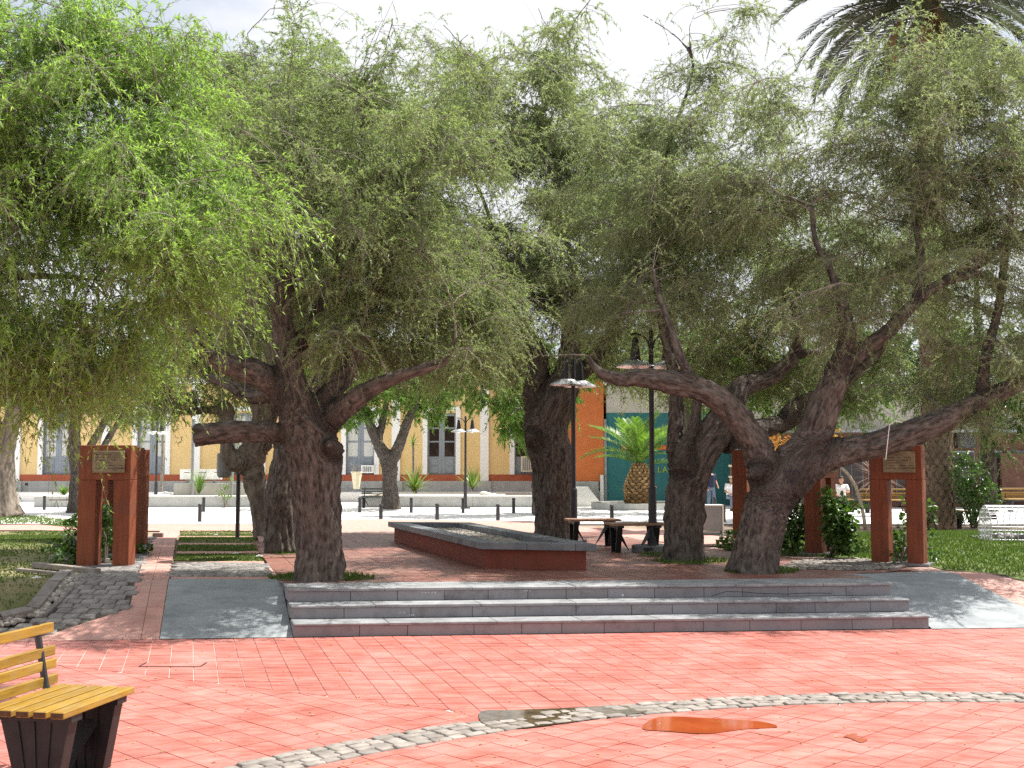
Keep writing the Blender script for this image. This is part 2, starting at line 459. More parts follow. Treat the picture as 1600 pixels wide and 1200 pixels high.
M_ORANGE = mat('orange_wall', (0.50, 0.135, 0.035), (0.56, 0.165, 0.05), rough=0.8, scale=1.5, stain=(0.42, 0.12, 0.04), stain_scale=0.8)
M_TEAL = mat('teal_wall', (0.022, 0.125, 0.135), (0.03, 0.15, 0.155), rough=0.7, scale=1.5)
M_REDB = mat('red_stripe', (0.46, 0.055, 0.025), rough=0.7)
M_YLET = mat('yellow_lettering', (0.33, 0.36, 0.04), rough=0.6)
M_SHOP = mat('brown_shopfront', (0.10, 0.045, 0.03), (0.16, 0.075, 0.05), rough=0.7, scale=2)
M_BEIGE = mat('beige_wall', (0.42, 0.39, 0.33), (0.5, 0.46, 0.4), rough=0.85, scale=2)
M_SIGNW = mat('white_sign', (0.80, 0.80, 0.79), rough=0.5)
M_CREAM = mat('cream_plastic', (0.62, 0.57, 0.42), rough=0.5)
M_GREY = mat('grey_metal', (0.20, 0.215, 0.22), (0.27, 0.28, 0.29), rough=0.45, scale=4)
M_WIRE = mat('galvanised_wire', (0.55, 0.56, 0.57), (0.66, 0.67, 0.68), rough=0.4, metal=0.5, scale=6)
M_PALMB = mat('palm_bark', (0.10, 0.072, 0.05), (0.235, 0.175, 0.125), rough=0.95, scale=9, bump=0.006, bscale=30, rand=0.2, islands=True)
M_PALMB2 = mat('palm_stub', (0.22, 0.125, 0.05), (0.46, 0.30, 0.14), rough=0.9, scale=9, bump=0.006, bscale=30, rand=0.3, islands=True)
M_TIMB = mat('old_timber', (0.20, 0.17, 0.145), (0.34, 0.30, 0.26), rough=0.9, scale=6, bump=0.003, bscale=30)
M_SKIN = mat('skin', (0.36, 0.19, 0.12), rough=0.6)
M_HAIR = mat('dark_hair', (0.02, 0.014, 0.01), rough=0.6)
M_JEAN = mat('jeans', (0.10, 0.13, 0.19), (0.16, 0.19, 0.26), rough=0.9, scale=14)
M_NAVY = mat('navy_cloth', (0.025, 0.03, 0.06), rough=0.9)
M_WSHIRT = mat('white_cloth', (0.70, 0.70, 0.72), rough=0.9)
M_REDC = mat('red_cloth', (0.35, 0.035, 0.03), rough=0.9)
L_A = leafmat('leaf_bright', (0.12, 0.245, 0.035), (0.37, 0.52, 0.145), 0.55)
L_B = leafmat('leaf_olive', (0.12, 0.185, 0.065), (0.36, 0.43, 0.21), 0.55)
L_C = leafmat('leaf_grey_green', (0.135, 0.185, 0.09), (0.38, 0.43, 0.25), 0.55)
L_G = leafmat('leaf_fresh', (0.055, 0.12, 0.018), (0.17, 0.28, 0.05), 0.45)
L_V = leafmat('vine_leaf', (0.03, 0.075, 0.015), (0.11, 0.20, 0.04), 0.3, rough=0.35)
L_P = leafmat('palm_leaf', (0.04, 0.055, 0.032), (0.105, 0.12, 0.075), 0.3, rough=0.4)
L_PG = leafmat('young_palm_leaf', (0.06, 0.13, 0.02), (0.19, 0.31, 0.055), 0.4, rough=0.4)
L_DRY = leafmat('dry_leaf', (0.26, 0.16, 0.07), (0.42, 0.30, 0.15), 0.2)
L_Y = leafmat('yucca_leaf', (0.06, 0.12, 0.02), (0.24, 0.32, 0.09), 0.25, rough=0.4)
L_PUR = leafmat('purple_leaf', (0.11, 0.06, 0.055), (0.26, 0.17, 0.14), 0.25, rough=0.4)
L_OR = leafmat('orange_flower', (0.60, 0.28, 0.05), (0.80, 0.50, 0.12), 0.3, tr=(1.1, 1.0, 0.8))

def dirt(m, col, scale, amt, lo=.52, hi=.72):      # worn, dirty patches over a finished material
    n, l = m.node_tree.nodes, m.node_tree.links
    bs = next(x for x in n if x.type == 'BSDF_PRINCIPLED'); src = bs.inputs['Base Color'].links[0].from_socket
    g = n.new('ShaderNodeNewGeometry'); t = n.new('ShaderNodeTexNoise'); t.inputs['Scale'].default_value = scale; t.inputs['Detail'].default_value = 9; t.inputs['Roughness'].default_value = .72
    l.new(g.outputs['Position'], t.inputs['Vector'])
    r = n.new('ShaderNodeMapRange'); r.inputs['From Min'].default_value = lo; r.inputs['From Max'].default_value = hi; r.inputs['To Max'].default_value = amt
    l.new(t.outputs['Fac'], r.inputs['Value'])
    x = n.new('ShaderNodeMix'); x.data_type = 'RGBA'; x.inputs['B'].default_value = (*col, 1)
    l.new(r.outputs[0], x.inputs['Factor']); l.new(src, x.inputs['A']); l.new(x.outputs['Result'], bs.inputs['Base Color'])
dirt(M_TILE, (0.20, 0.075, 0.055), 0.9, .45); dirt(M_TILE, (0.17, 0.085, 0.07), 7, .4, .58, .72)
dirt(M_STEP, (0.085, 0.075, 0.07), 2.5, .6); dirt(M_TREAD, (0.12, 0.11, 0.10), 6, .6); dirt(M_SLATE, (0.12, 0.125, 0.12), 5, .5)
dirt(M_RUST, (0.10, 0.045, 0.03), 3, .6); dirt(M_RUST, (0.30, 0.14, 0.08), 9, .4, .6, .75); dirt(M_PINK, (0.24, 0.13, 0.10), 3, .5); dirt(M_YWALL, (0.52, 0.40, 0.24), 0.7, .4)
dirt(M_PLRED, (0.09, 0.04, 0.03), 4, .6); dirt(M_BARK, (0.24, 0.215, 0.19), 3.2, .55, .55, .7); dirt(M_ROAD, (0.55, 0.52, 0.48), 0.35, .5)

# ------------------------------------------------------------------ terrain
def terrain():
    xs = sorted(set([-400, -150, -80, -50] + list(np.arange(-36, 36.1, 1.5)) + [50, 80, 150, 400]))
    qs = [-30, -10, 0, 4, 8, Q0, 12.5, Q0 + 1.68, 15, 17, 19, 21, 23, 25, 27, 29.5, 33, 40, 50, 65, 90, 150, 300, 900]
    V, F = [], []
    for q in qs:
        for x in xs: V.append((x, q + QS * x, hq(q) - 0.035))
    n = len(xs)
    for i in range(len(qs) - 1):
        for j in range(n - 1):
            F.append((i * n + j, i * n + j + 1, (i + 1) * n + j + 1, (i + 1) * n + j))
    mb = MB(); mb.add(V, F)
    obj('ground', mb, M_DIRT, kind='structure')
terrain()

V_DIR = Vector((-0.2756, 0.9613, 0))
L1, R1 = P(458, 996, 0), P(1453, 982, 0)
U_DIR = (R1 - L1).normalized()
def ST(a, s, z): return L1 + (R1 - L1) * a + V_DIR * s + Vector((0, 0, z))

# lower plaza: base sheet, tiles in three layings, cobble band
ARC_C, ARC_R1, ARC_R0 = Vector((3.25, 2.15)), 6.68, 6.33
plaza = drape('plaza', [(-12, 1.0), (14, 1.0), (14, Q0 + .2 + QS * 14), (-12, Q0 + .2 - QS * 12)], M_GROUT, -0.008, flat=0.0)
LNA, LNB = P(143, 1045).to_2d(), P(680, 1107).to_2d()
ln_d = (LNB - LNA).normalized(); ln_n = Vector((-ln_d.y, ln_d.x)); ln_c = ln_n.dot(LNA)      # ln_n points away from the camera
APRON = pxpoly([(60, 996), (80, 991), (150, 968), (206, 949), (202, 985)]) + [Vector((x, Q0 - .02 + QS * x)) for x in (-3.94, -5.2)]
def tiles():
    cells = []
    T, gap = 0.20, 0.0038
    def lay(ax, ay, org, rng, zone):
        for i in range(*rng[0]):
            for j in range(*rng[1]):
                c = org + ax * (i + 0.5) * T + ay * (j + 0.5) * T
                if c.y < 3.6 or abs(c.x) > 0.80 * c.y + 1.5 or c.x < -11.8 or c.x > 13.8: continue
                h = T / 2 - gap
                poly = [tuple(c + ax * a * h + ay * b * h) for a, b in ((-1, -1), (1, -1), (1, 1), (-1, 1))]
                poly = zone(poly, c)
                if len(poly) >= 3 and parea(poly) > 0.002: cells.append((c, poly))
    u2, v2 = U_DIR.to_2d(), V_DIR.to_2d()
    def rad_clip(poly, c, outside):
        d = (c - ARC_C)
        if d.length < 0.01: return poly
        d.normalize()
        if outside: return clip(poly, -d.x, -d.y, -(d.dot(ARC_C) + ARC_R1 + 0.006))
        return clip(poly, d.x, d.y, d.dot(ARC_C) + ARC_R0 - 0.006)
    def zoneA(poly, c):
        poly = clip(poly, -ln_n.x, -ln_n.y, -(ln_c + 0.005))
        poly = clip(poly, -QS, 1, Q0 + .004)
        if len(poly) < 3: return []
        return rad_clip(poly, c, True)
    def zoneB(poly, c):
        poly = clip(poly, ln_n.x, ln_n.y, ln_c - 0.005)
        if len(poly) < 3: return []
        return rad_clip(poly, c, True)
    def zoneC(poly, c): return rad_clip(poly, c, False)
    lay(u2, v2, L1.to_2d(), ((-60, 80), (-40, 2)), zoneA)
    d1, d2 = Vector((math.cos(R(45)), math.sin(R(45)))), Vector((-math.sin(R(45)), math.cos(R(45))))
    lay(d1, d2, Vector((0, 8)), ((-60, 60), (-60, 60)), zoneB)
    lay(d1, d2, Vector((3.4, 4.0)), ((-60, 60), (-60, 60)), zoneC)
    def size_in_view(cp):
        c, p = cp
        px = abs(c.x / c.y) * F_PX
        py = HZ + EYE * F_PX / c.y
        return (0 if (px < 800 and py < 1203) else 1, -parea(p) / c.y ** 3)
    cells.sort(key=size_in_view)
    rest = MB()
    for k, (c, poly) in enumerate(cells):
        dz = random.uniform(-0.0012, 0.0012)
        if k < 300:
            mb = MB(); mb.prism([(p[0] - c.x, p[1] - c.y) for p in poly], -0.007, dz)
            o = obj('tile', mb, M_TILE, plaza); o.location = (c.x, c.y, 0)
        else: rest.prism(poly, -0.007, dz)
    obj('tiles', rest, M_TILE, plaza, kind='stuff')
tiles()

def stone_verts(rx, ry, h, seed, n=7):           # a rounded low paving stone
    rnd = random.Random(seed); mb = MB(); vs = []
    for lv, (sc, z) in enumerate(((1.0, -0.03), (1.0, h * 0.7), (0.88, h))):
        for cx, cy in ((-1, -0.74), (-0.78, -1), (0.78, -1), (1, -0.74), (1, 0.74), (0.78, 1), (-0.78, 1), (-1, 0.74)):
            k = 1 + rnd.uniform(-0.09, 0.05)
            vs.append((cx * rx * sc * k, cy * ry * sc * k, z + (rnd.uniform(-0.003, 0.003) if lv else 0)))
    fs = []
    for lv in range(2):
        for i in range(8): fs.append((lv * 8 + i, lv * 8 + (i + 1) % 8, lv * 8 + 8 + (i + 1) % 8, lv * 8 + 8 + i))
    fs.append(tuple(range(16, 24)))
    mb.add(vs, fs)
    return mb
def stone_mesh(name, rx, ry, h, seed, m):
    mb = stone_verts(rx, ry, h, seed)
    me = bpy.data.meshes.new(name); me.from_pydata(mb.v, [], mb.f); me.update(); me.materials.append(m); me.shade_smooth()
    return me
COBS = [stone_mesh('cobble', 0.062, 0.05, 0.016, s, M_COBBLE2) for s in range(6)]
COBD = [stone_mesh('cobble', 0.075, 0.06, 0.022, 20 + s, M_COBBLE) for s in range(6)]

def arc_band():
    a0, a1 = 0.9, 2.62
    mb = MB(); n = 60; vs = []
    for i in range(n + 1):
        a = a0 + (a1 - a0) * i / n
        for r in (ARC_R0, ARC_R1): vs.append((ARC_C.x + r * math.cos(a), ARC_C.y + r * math.sin(a), -0.005))
    mb.add(vs, [(2 * i, 2 * i + 1, 2 * i + 3, 2 * i + 2) for i in range(n)])
    for i in range(len(mb.f)): mb.f[i] = tuple(reversed(mb.f[i]))
    band = obj('cobble_band', mb, M_JOINT2, kind='structure')
    rows = 4; w = (ARC_R1 - ARC_R0) / rows; cells = []
    for r in range(rows):
        rr = ARC_R0 + w * (r + 0.5); a = a0 + random.random() * 0.02
        while a < a1:
            L = random.uniform(0.10, 0.15)
            x, y = ARC_C.x + rr * math.cos(a), ARC_C.y + rr * math.sin(a)
            if abs(x) < 0.46 * y + 0.3 and y > 6.2: cells.append((y, x, a, L, w))
            a += L / rr
    cells.sort()
    rest = MB()
    for k, (y, x, a, L, ww) in enumerate(cells):
        M = Matrix.Translation((x, y, random.uniform(-0.013, -0.003))) @ Matrix.Rotation(a + math.pi / 2, 4, 'Z') @ Matrix.Diagonal((L / 0.129, ww / 0.104, 1, 1))
        if k < 300: piece('cobble', random.choice(COBS), band, M)
        else:
            me = random.choice(COBS); mb2 = stone_verts(0.062, 0.05, 0.016, k)
            rest.add([M @ Vector(v) for v in mb2.v], mb2.f)
    if rest.v: obj('cobbles', rest, M_COBBLE2, band, kind='stuff', smooth=True)
arc_band()

# puddles: water lying on tiles and in the cobble band
def wet(name):
    m, n, l = _ntree(name)
    out = n.new('ShaderNodeOutputMaterial')
    g = n.new('ShaderNodeBsdfGlass'); g.inputs['IOR'].default_value = 1.33; g.inputs['Roughness'].default_value = 0.0
    g.inputs['Color'].default_value = (0.86, 0.62, 0.42, 1)
    l.new(g.outputs[0], out.inputs[0])
    return m
M_WETT = mat('wet_tile', (0.24, 0.045, 0.014), (0.31, 0.066, 0.02), rough=0.07, scale=5, spec=0.16, stain=(0.25, 0.085, 0.02), stain_scale=6)
M_WETC = mat('wet_cobble', (0.045, 0.034, 0.02), (0.12, 0.09, 0.05), rough=0.09, scale=12, spec=0.25)
def puddle(pts, m, z, label):
    poly = [P(*p).to_2d() for p in pts]
    sm = []
    for i in range(len(poly)):
        a, b, c, d = (poly[(i + k - 1) % len(poly)] for k in range(4))
        for t in (0, 0.33, 0.66):
            sm.append(0.5 * ((2 * b) + (c - a) * t + (2 * a - 5 * b + 4 * c - d) * t * t + (3 * b - a - 3 * c + d) * t ** 3))
    o = drape('puddle', sm, m, z, flat=0.0, kind='structure')
    return o
puddle([(1003, 1139), (1030, 1121), (1110, 1123), (1188, 1128), (1215, 1137), (1165, 1140), (1105, 1147), (1040, 1143)], M_WETT, 0.004, '')
puddle([(1318, 1151), (1338, 1146), (1340, 1153), (1356, 1156), (1345, 1161), (1328, 1154)], M_WETT, 0.004, '')
puddle([(752, 1113), (800, 1111), (880, 1108), (965, 1104), (1000, 1107), (1010, 1114), (960, 1121), (900, 1129), (830, 1138), (775, 1141), (752, 1130)], M_WETC, 0.0085, '')

# drain cover let into the tiles
def drain():
    a, b = P(217, 1042), P(313, 1042)
    c = P(311, 1031)
    t = thing('drain_cover', 'red tiled drain cover outlined by a thin dark metal frame', 'drain cover', (0, 0, 0))
    w, d = (b - a).length, 0.20
    t.location = a
    fr = MB()
    fr.box(0, w, -0.006, 0.006, -0.003, 0.005).box(-0.006, 0.006, 0.006, d, -0.003, 0.005).box(w - 0.006, w + 0.006, 0.006, d, -0.003, 0.005)
    obj('frame', fr, M_BLACK, t)
    lid = MB(); lid.box(0.012, w - 0.012, 0.012, d, -0.003, 0.0028)
    obj('lid', lid, M_TILE, t)
drain()

# steps
def steps():
    st = thing('steps', 'three long grey stone steps up to the shaded terrace', 'steps')
    st.location = L1
    W = (R1 - L1).length
    rz = math.atan2(U_DIR.y, U_DIR.x)
    sh = Matrix(((U_DIR.x, V_DIR.x, 0, 0), (U_DIR.y, V_DIR.y, 0, 0), (0, 0, 1, 0), (0, 0, 0, 1)))
    for k in range(3):
        s0 = 0.34 * k; z0 = 0.14 * k
        x = 0.0
        while x < W - 0.02:
            L = min(random.uniform(0.42, 0.72), W - x)
            if W - x - L < 0.25: L = W - x
            mb = MB(); mb.cbox(x + 0.0025, x + L - 0.0025, s0 + 0.012, s0 + 0.43, z0 + 0.001, z0 + 0.109, 0.003, sh)
            obj('riser_block', mb, M_STEP, st); x += L
        x = 0.0; dep = 0.36 if k < 2 else 0.62
        while x < W - 0.02:
            L = min(random.uniform(0.8, 1.15), W - x)
            if W - x - L < 0.4: L = W - x
            mb = MB(); mb.cbox(x + 0.0015, x + L - 0.0015, s0 - 0.006 + random.uniform(-.004, .003), s0 + dep, z0 + 0.110, z0 + 0.140 + random.uniform(-.002, .002), random.uniform(.004, .009), sh)
            obj('tread_slab', mb, M_TREAD, st); x += L
        core = MB(); core.box(0.012, W - 0.012, s0 + 0.44, 1.9, z0 + 0.002, z0 + 0.107, sh)
        obj('core', core, M_STEP, st)
    back = MB(); back.box(0, W, 1.325, 1.95, 0.20, 0.4188, sh); obj('core', back, M_STEP, st)
    mb = MB()                                     # chalk scribbles and a crack on the top riser
    for k, px0, py, n, w in ((2, 660, 926, 5, 5), (2, 820, 923, 3, 4), (1, 625, 957, 2, 6), (1, 640, 961, 3, 3)):
        for i in range(n):
            p = D(px0 + i * w, py + random.uniform(-2, 2), 1) ; d = ray(px0 + i * w, py)
            # meet the riser plane
            p0 = ST(0, 0.34 * k + 0.010, 0.0); nrm = Vector((-V_DIR.y, V_DIR.x, 0)); nrm = Vector((U_DIR.y, -U_DIR.x, 0))
            o = Vector((0, 0, EYE)); tt = (p0 - o).dot(nrm) / d.dot(nrm); h = o + d * tt - L1
            mb.box(-0.009, 0.009, -0.0006, 0.0006, -0.002, 0.002, Matrix.Translation(h) @ Matrix.Rotation(rz, 4, 'Z') @ Matrix.Rotation(random.uniform(-1.4, 1.4), 4, 'Y'))
    obj('chalk_scribble', mb, M_SIGNW, st, kind='stuff')
    cr = MB(); pts = []
    for px, py in ((1112, 931), (1122, 928), (1135, 924), (1150, 924.5), (1165, 925), (1185, 927), (1205, 927.5), (1230, 928), (1262, 926.5), (1300, 927)):
        d = ray(px, py); p0 = ST(0, 0.68 + 0.011, 0.0); nrm = Vector((U_DIR.y, -U_DIR.x, 0)); o = Vector((0, 0, EYE))
        pts.append(o + d * ((p0 - o).dot(nrm) / d.dot(nrm)) - L1)
    cr.tube(pts, 0.0028, 4)
    obj('crack', cr, M_DARKENG, st)
steps()

# ramps, strips and aprons beside the steps
def foot(a, b_): return [Vector((x, Q0 - .02 + QS * x)) for x in ((a - 800) / F_PX * 11.5 / 1.0, (b_ - 800) / F_PX * (11.5 if b_ < 800 else 12.15))] if a < 800 else [Vector((x, Q0 - .02 + QS * x)) for x in ((a - 800) / F_PX * 12.06, (b_ - 800) / F_PX * 12.2)]
left_ramp = drape('ramp', foot(258, 455)[:1] + [Vector((L1.x - .003, Q0 - .02 + QS * L1.x)), ST(0, .003, 0) - Vector((.003, 0, 0)), ST(0, 1.72, 0) - Vector((.003, 0, 0))] + pxpoly([(265, 905)]), M_SLATE, 0.006)
right_ramp = drape('ramp', [Vector((R1.x + .003, Q0 - .02 + QS * R1.x))] + foot(1455, 1660)[1:] + pxpoly([(1470, 893.5)]) + [ST(1.0, 1.70, 0) + Vector((.003, 0, 0)), ST(1, .003, 0) + Vector((.003, 0, 0))], M_SLATE, 0.006)
drape('paving_strip', foot(1660, 1900) + pxpoly([(1498, 893.5), (1470, 893.5)]), M_PINK, 0.004)
drape('paving_apron', APRON, M_PINK, 0.003)
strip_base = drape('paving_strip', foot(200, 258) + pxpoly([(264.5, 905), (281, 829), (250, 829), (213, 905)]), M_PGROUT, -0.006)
def strip_tiles():
    n = 34
    A0, A1, A2, A3 = G(202, 996), G(213, 905), G(250, 830), None
    lf = [Vector((-3.93, Q0 - .015 - QS * 3.93, 0)), G(213.5, 905), G(249, 831)]; rt = [Vector((-3.57, Q0 - .015 - QS * 3.57, 0)), G(264, 905), G(280, 831)]
    def at(side, t):                              # t = distance in rows along the strip, 0..1
        if t < 0.17: return side[0].lerp(side[1], t / 0.17)
        return side[1].lerp(side[2], (t - 0.17) / 0.83)
    ts = []; t = 0.0; tot = (lf[1] - lf[0]).length + (lf[2] - lf[1]).length
    step = 0.38 / tot
    while t < 1: ts.append(t); t += step
    for i in range(len(ts) - 1):
        for h in (0, 1):
            a, b = at(lf, ts[i]).lerp(at(rt, ts[i]), h * 0.5), at(lf, ts[i]).lerp(at(rt, ts[i]), h * 0.5 + 0.5)
            c, d = at(lf, ts[i + 1]).lerp(at(rt, ts[i + 1]), h * 0.5 + 0.5), at(lf, ts[i + 1]).lerp(at(rt, ts[i + 1]), h * 0.5)
            ctr = (a + b + c + d) / 4
            poly = [p + (ctr - p).normalized() * 0.005 for p in (a, b, c, d)]
            mb = MB(); zs = [hgt(p.x, p.y) - ctr.z for p in poly]
            mb.prism([(p.x - ctr.x, p.y - ctr.y) for p in poly], [z - 0.005 for z in zs], [z + 0.004 for z in zs])
            o = obj('paving_slab', mb, M_PINK, strip_base); o.location = ctr
strip_tiles()

# platform
PLAT = [G(*p).to_2d() for p in ((425, 900.5), (396, 838), (560, 834.5), (830, 834), (1010, 845), (1140, 862), (1230, 870), (1420, 890))] + [ST(1, 1.72, 0).to_2d()]
pfl, pfr = ST(0, 1.28, 0).to_2d(), ST(1, 1.28, 0).to_2d()
PLAT = [pfl] + PLAT + [pfr]
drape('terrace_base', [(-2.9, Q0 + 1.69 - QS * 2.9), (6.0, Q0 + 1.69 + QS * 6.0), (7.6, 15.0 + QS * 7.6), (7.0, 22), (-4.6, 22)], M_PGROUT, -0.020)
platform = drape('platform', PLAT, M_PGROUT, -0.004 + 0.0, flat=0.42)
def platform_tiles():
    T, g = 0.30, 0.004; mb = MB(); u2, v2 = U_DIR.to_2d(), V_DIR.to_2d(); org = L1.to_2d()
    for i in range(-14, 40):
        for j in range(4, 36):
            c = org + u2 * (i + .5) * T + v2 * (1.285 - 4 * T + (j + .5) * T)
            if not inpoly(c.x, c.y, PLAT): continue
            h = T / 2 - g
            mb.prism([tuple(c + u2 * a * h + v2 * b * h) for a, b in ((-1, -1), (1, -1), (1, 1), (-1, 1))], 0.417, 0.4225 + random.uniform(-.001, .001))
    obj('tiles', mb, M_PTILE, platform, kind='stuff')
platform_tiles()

# grass blades
def blades(name, poly, n, hmin, hmax, parent=None, m=M_GRASS, zf=None, patch=0.0, w=0.007):
    xs = [p[0] for p in poly]; ys = [p[1] for p in poly]
    V, T = [], []; cnt = 0; tries = 0
    while cnt < n and tries < n * 8:
        tries += 1
        x, y = random.uniform(min(xs), max(xs)), random.uniform(min(ys), max(ys))
        if not inpoly(x, y, poly): continue
        if patch:
            v = mnoise.noise(Vector((x * 0.7, y * 0.7, 3.1))) + 0.5 * mnoise.noise(Vector((x * 2.3, y * 2.3, 1)))
            if v < -0.05 - (1 - patch) and random.random() < 0.9: continue
        z = (zf if zf is not None else hgt(x, y)) - 0.005
        h = random.uniform(hmin, hmax); a = random.uniform(0, 6.28); b = random.uniform(0, 6.28); l = random.uniform(0, 0.8) * h
        ww = w * (1 + y / 18)
        dx, dy = math.cos(a) * ww, math.sin(a) * ww
        V += [(x - dx, y - dy, z), (x + dx, y + dy, z), (x + math.cos(b) * l, y + math.sin(b) * l, z + h)]
        t = random.random(); T += [t * 0.6, t * 0.6, t]
        cnt += 1
    F = np.arange(len(V), dtype=np.int32).reshape(-1, 3)
    return np_mesh(name, V, F, m, parent, 'stuff', tint=T)
LAWN_L = pxpoly([(-260, 838), (60, 829), (120, 830), (232, 842), (222, 866), (150, 874), (90, 882), (118, 897), (96, 912), (60, 955), (0, 967), (-330, 990)])
lawn = drape('lawn', LAWN_L, M_TURF, -0.012)
blades('grass', LAWN_L, 24000, 0.012, 0.04, lawn, patch=0.75)
drape('paving_path', pxpoly([(-300, 829), (-300, 822), (60, 819), (125, 825), (118, 829), (60, 828)]), M_PINK, -0.006)
LAWN_T = pxpoly([(-300, 821), (-300, 811), (40, 806), (125, 814), (122, 824), (60, 818)])
lawn_t = drape('lawn', LAWN_T, M_TURFG, -0.010)
blades('grass', LAWN_T, 7000, 0.03, 0.09, lawn_t)
LAWN_R = pxpoly([(1135, 840), (1260, 836), (1400, 831), (1600, 829), (2000, 832), (2000, 985), (1600, 906), (1476, 889), (1440, 880), (1320, 870), (1215, 866), (1130, 858)])
lawn_r = drape('lawn', LAWN_R, M_TURFG, -0.012)
blades('grass', LAWN_R, 50000, 0.02, 0.06, lawn_r)
BED_R = pxpoly([(1482, 891), (1600, 907), (2000, 986), (2000, 1060), (1780, 1004), (1498, 894)])
drape('planting_bed', BED_R, M_SOIL, 0.0)
# bands of grass and pale kerb across the left path
def bands():
    def xl(y): return 281 - (y - 829) * (281 - 264.5) / 76 + 2
    def xr(y): return 392 + (y - 829) * 0.42
    for y0, y1, m, nm in ((829, 837.3, 'g', 'lawn'), (837.3, 839, 'p', 'paving_band'), (839, 848, 'g', 'lawn'), (848, 851, 'p', 'paving_band'), (851, 861, 'g', 'lawn'),
                          (861, 865, 'p', 'paving_band'), (865, 876.5, 'g', 'lawn'), (876.5, 880, 'p', 'paving_band'), (880, 900, 'c', 'cobble_strip'), (900, 904.8, 'p', 'paving_band')):
        poly = pxpoly([(xl(y1), y1), (xr(y1), y1), (xr(y0), y0), (xl(y0), y0)])
        o = drape(nm, poly, {'g': M_TURF, 'p': M_PINK, 'c': M_JOINT}[m], -0.004)
        if m == 'g': blades('grass', poly, 2600, 0.008, 0.026, o)
        if m == 'c': cobble_fill(o, poly, COBD, 0.15, 120)
def cobble_fill(parent, poly, meshes, T, nmax, rot=0.0, zoff=-0.006):
    xs = [p[0] for p in poly]; ys = [p[1] for p in poly]; cells = []
    y = min(ys); row = 0
    while y < max(ys):
        x = min(xs) + (row % 2) * T * 0.5
        while x < max(xs):
            L = T * random.uniform(0.8, 1.2)
            cx, cy = x + L / 2, y
            if inpoly(cx, cy, poly): cells.append((cy, cx, L))
            x += L
        y += T * 0.82; row += 1
    cells.sort(); rest = MB()
    for k, (cy, cx, L) in enumerate(cells):
        g = (hgt(cx, cy + 0.1) - hgt(cx, cy - 0.1)) / 0.2
        M = Matrix.Translation((cx, cy, hgt(cx, cy) + zoff + random.uniform(-0.004, 0.004))) @ Matrix.Rotation(math.atan(g), 4, 'X') @ Matrix.Rotation(random.uniform(-.1, .1), 4, 'Z') @ Matrix.Diagonal((L / 0.156, T * 0.8 / 0.126, 1, 1))
        if k < nmax: piece('cobble', random.choice(meshes), parent, M)
        else:
            mb2 = stone_verts(0.075, 0.06, 0.022, k); rest.add([M @ Vector(v) for v in mb2.v], mb2.f)
    if rest.v: obj('cobbles', rest, meshes[0].materials[0], parent, kind='stuff', smooth=True)
bands()
COB_L = pxpoly([(-80, 995), (0, 985), (70, 967), (124, 902), (150, 884), (215, 872), (248, 832), (249.5, 832), (212.5, 904), (205, 948), (150, 967), (80, 990), (-80, 1010)])
cob_l = drape('cobble_paving', COB_L, M_JOINT, -0.006)
cobble_fill(cob_l, COB_L, COBD, 0.17, 300)
COB_R = pxpoly([(1215, 889), (1250, 876), (1330, 872), (1420, 884), (1400, 890), (1330, 892)])
cob_r = drape('cobble_paving', COB_R, M_JOINT2, 0.008, flat=0.42)
cobble_fill(cob_r, COB_R, COBS, 0.12, 300, zoff=0.004)

# dry channel with stone kerbs on the left
M_KERB = mat('kerb_stone', (0.17, 0.15, 0.135), (0.30, 0.27, 0.25), rough=.9, scale=8, bump=.003, bscale=30, rand=.15, stain=(.1, .085, .07), stain_scale=4)
def channel():
    t = thing('dry_channel', 'dry curved drainage channel with stone kerbs and pebbles', 'channel', G(95, 925))
    out = [G(*p) for p in ((-60, 977), (0, 968), (50, 957), (66, 938), (84, 915), (104, 897))]
    inn = [G(*p) for p in ((-60, 986), (0, 979), (68, 964), (90, 945), (112, 920), (137, 900))]
    def kerb(line, w, h0, h1, name):
        mb = MB(); n = len(line)
        for i in range(n - 1):
            a, b = line[i], line[i + 1]; d = (b - a); d.z = 0; d.normalize(); s = Vector((-d.y, d.x, 0)) * w / 2
            k = MB(); poly = [a + s * -1, b + s * -1, b + s, a + s]
            poly = [p + ((a + b) / 2 - p).normalized() * 0.006 for p in poly]
            k.prism([(p.x, p.y) for p in poly], [hgt(p.x, p.y) - 0.03 for p in poly], [hgt(p.x, p.y) + h1 for p in poly])
            obj(name, k, M_KERB, t, world=True)
    kerb(out, 0.15, 0, 0.055, 'kerb_stone'); kerb(inn[2:], 0.06, 0, 0.03, 'kerb_stone')
    poly = [p.to_2d() for p in out] + [p.to_2d() for p in reversed(inn)]
    mb = MB()
    bed = drape('bed', poly, M_SOIL, -0.016, kind=None); bed.parent = t
    bed.matrix_parent_inverse = Matrix.Translation(-Vector(t.location))
    xs = [p.x for p in poly]; ys = [p.y for p in poly]; k = 0
    while k < 420:
        x, y = random.uniform(min(xs), max(xs)), random.uniform(min(ys), max(ys))
        if not inpoly(x, y, poly): continue
        r = random.uniform(0.02, 0.045); s = MB(); s.ball((0, 0, 0), 1, 6, 4)
        M = Matrix.Translation((x, y, hgt(x, y) + r * 0.2)) @ Matrix.Rotation(random.uniform(0, 6), 4, 'Z') @ Matrix.Diagonal((r * 1.3, r, r * 0.7, 1))
        mb.add([M @ Vector(v) for v in s.v], s.f); k += 1
    obj('pebbles', mb, M_GRAVEL, t, kind='stuff', world=True, smooth=True)
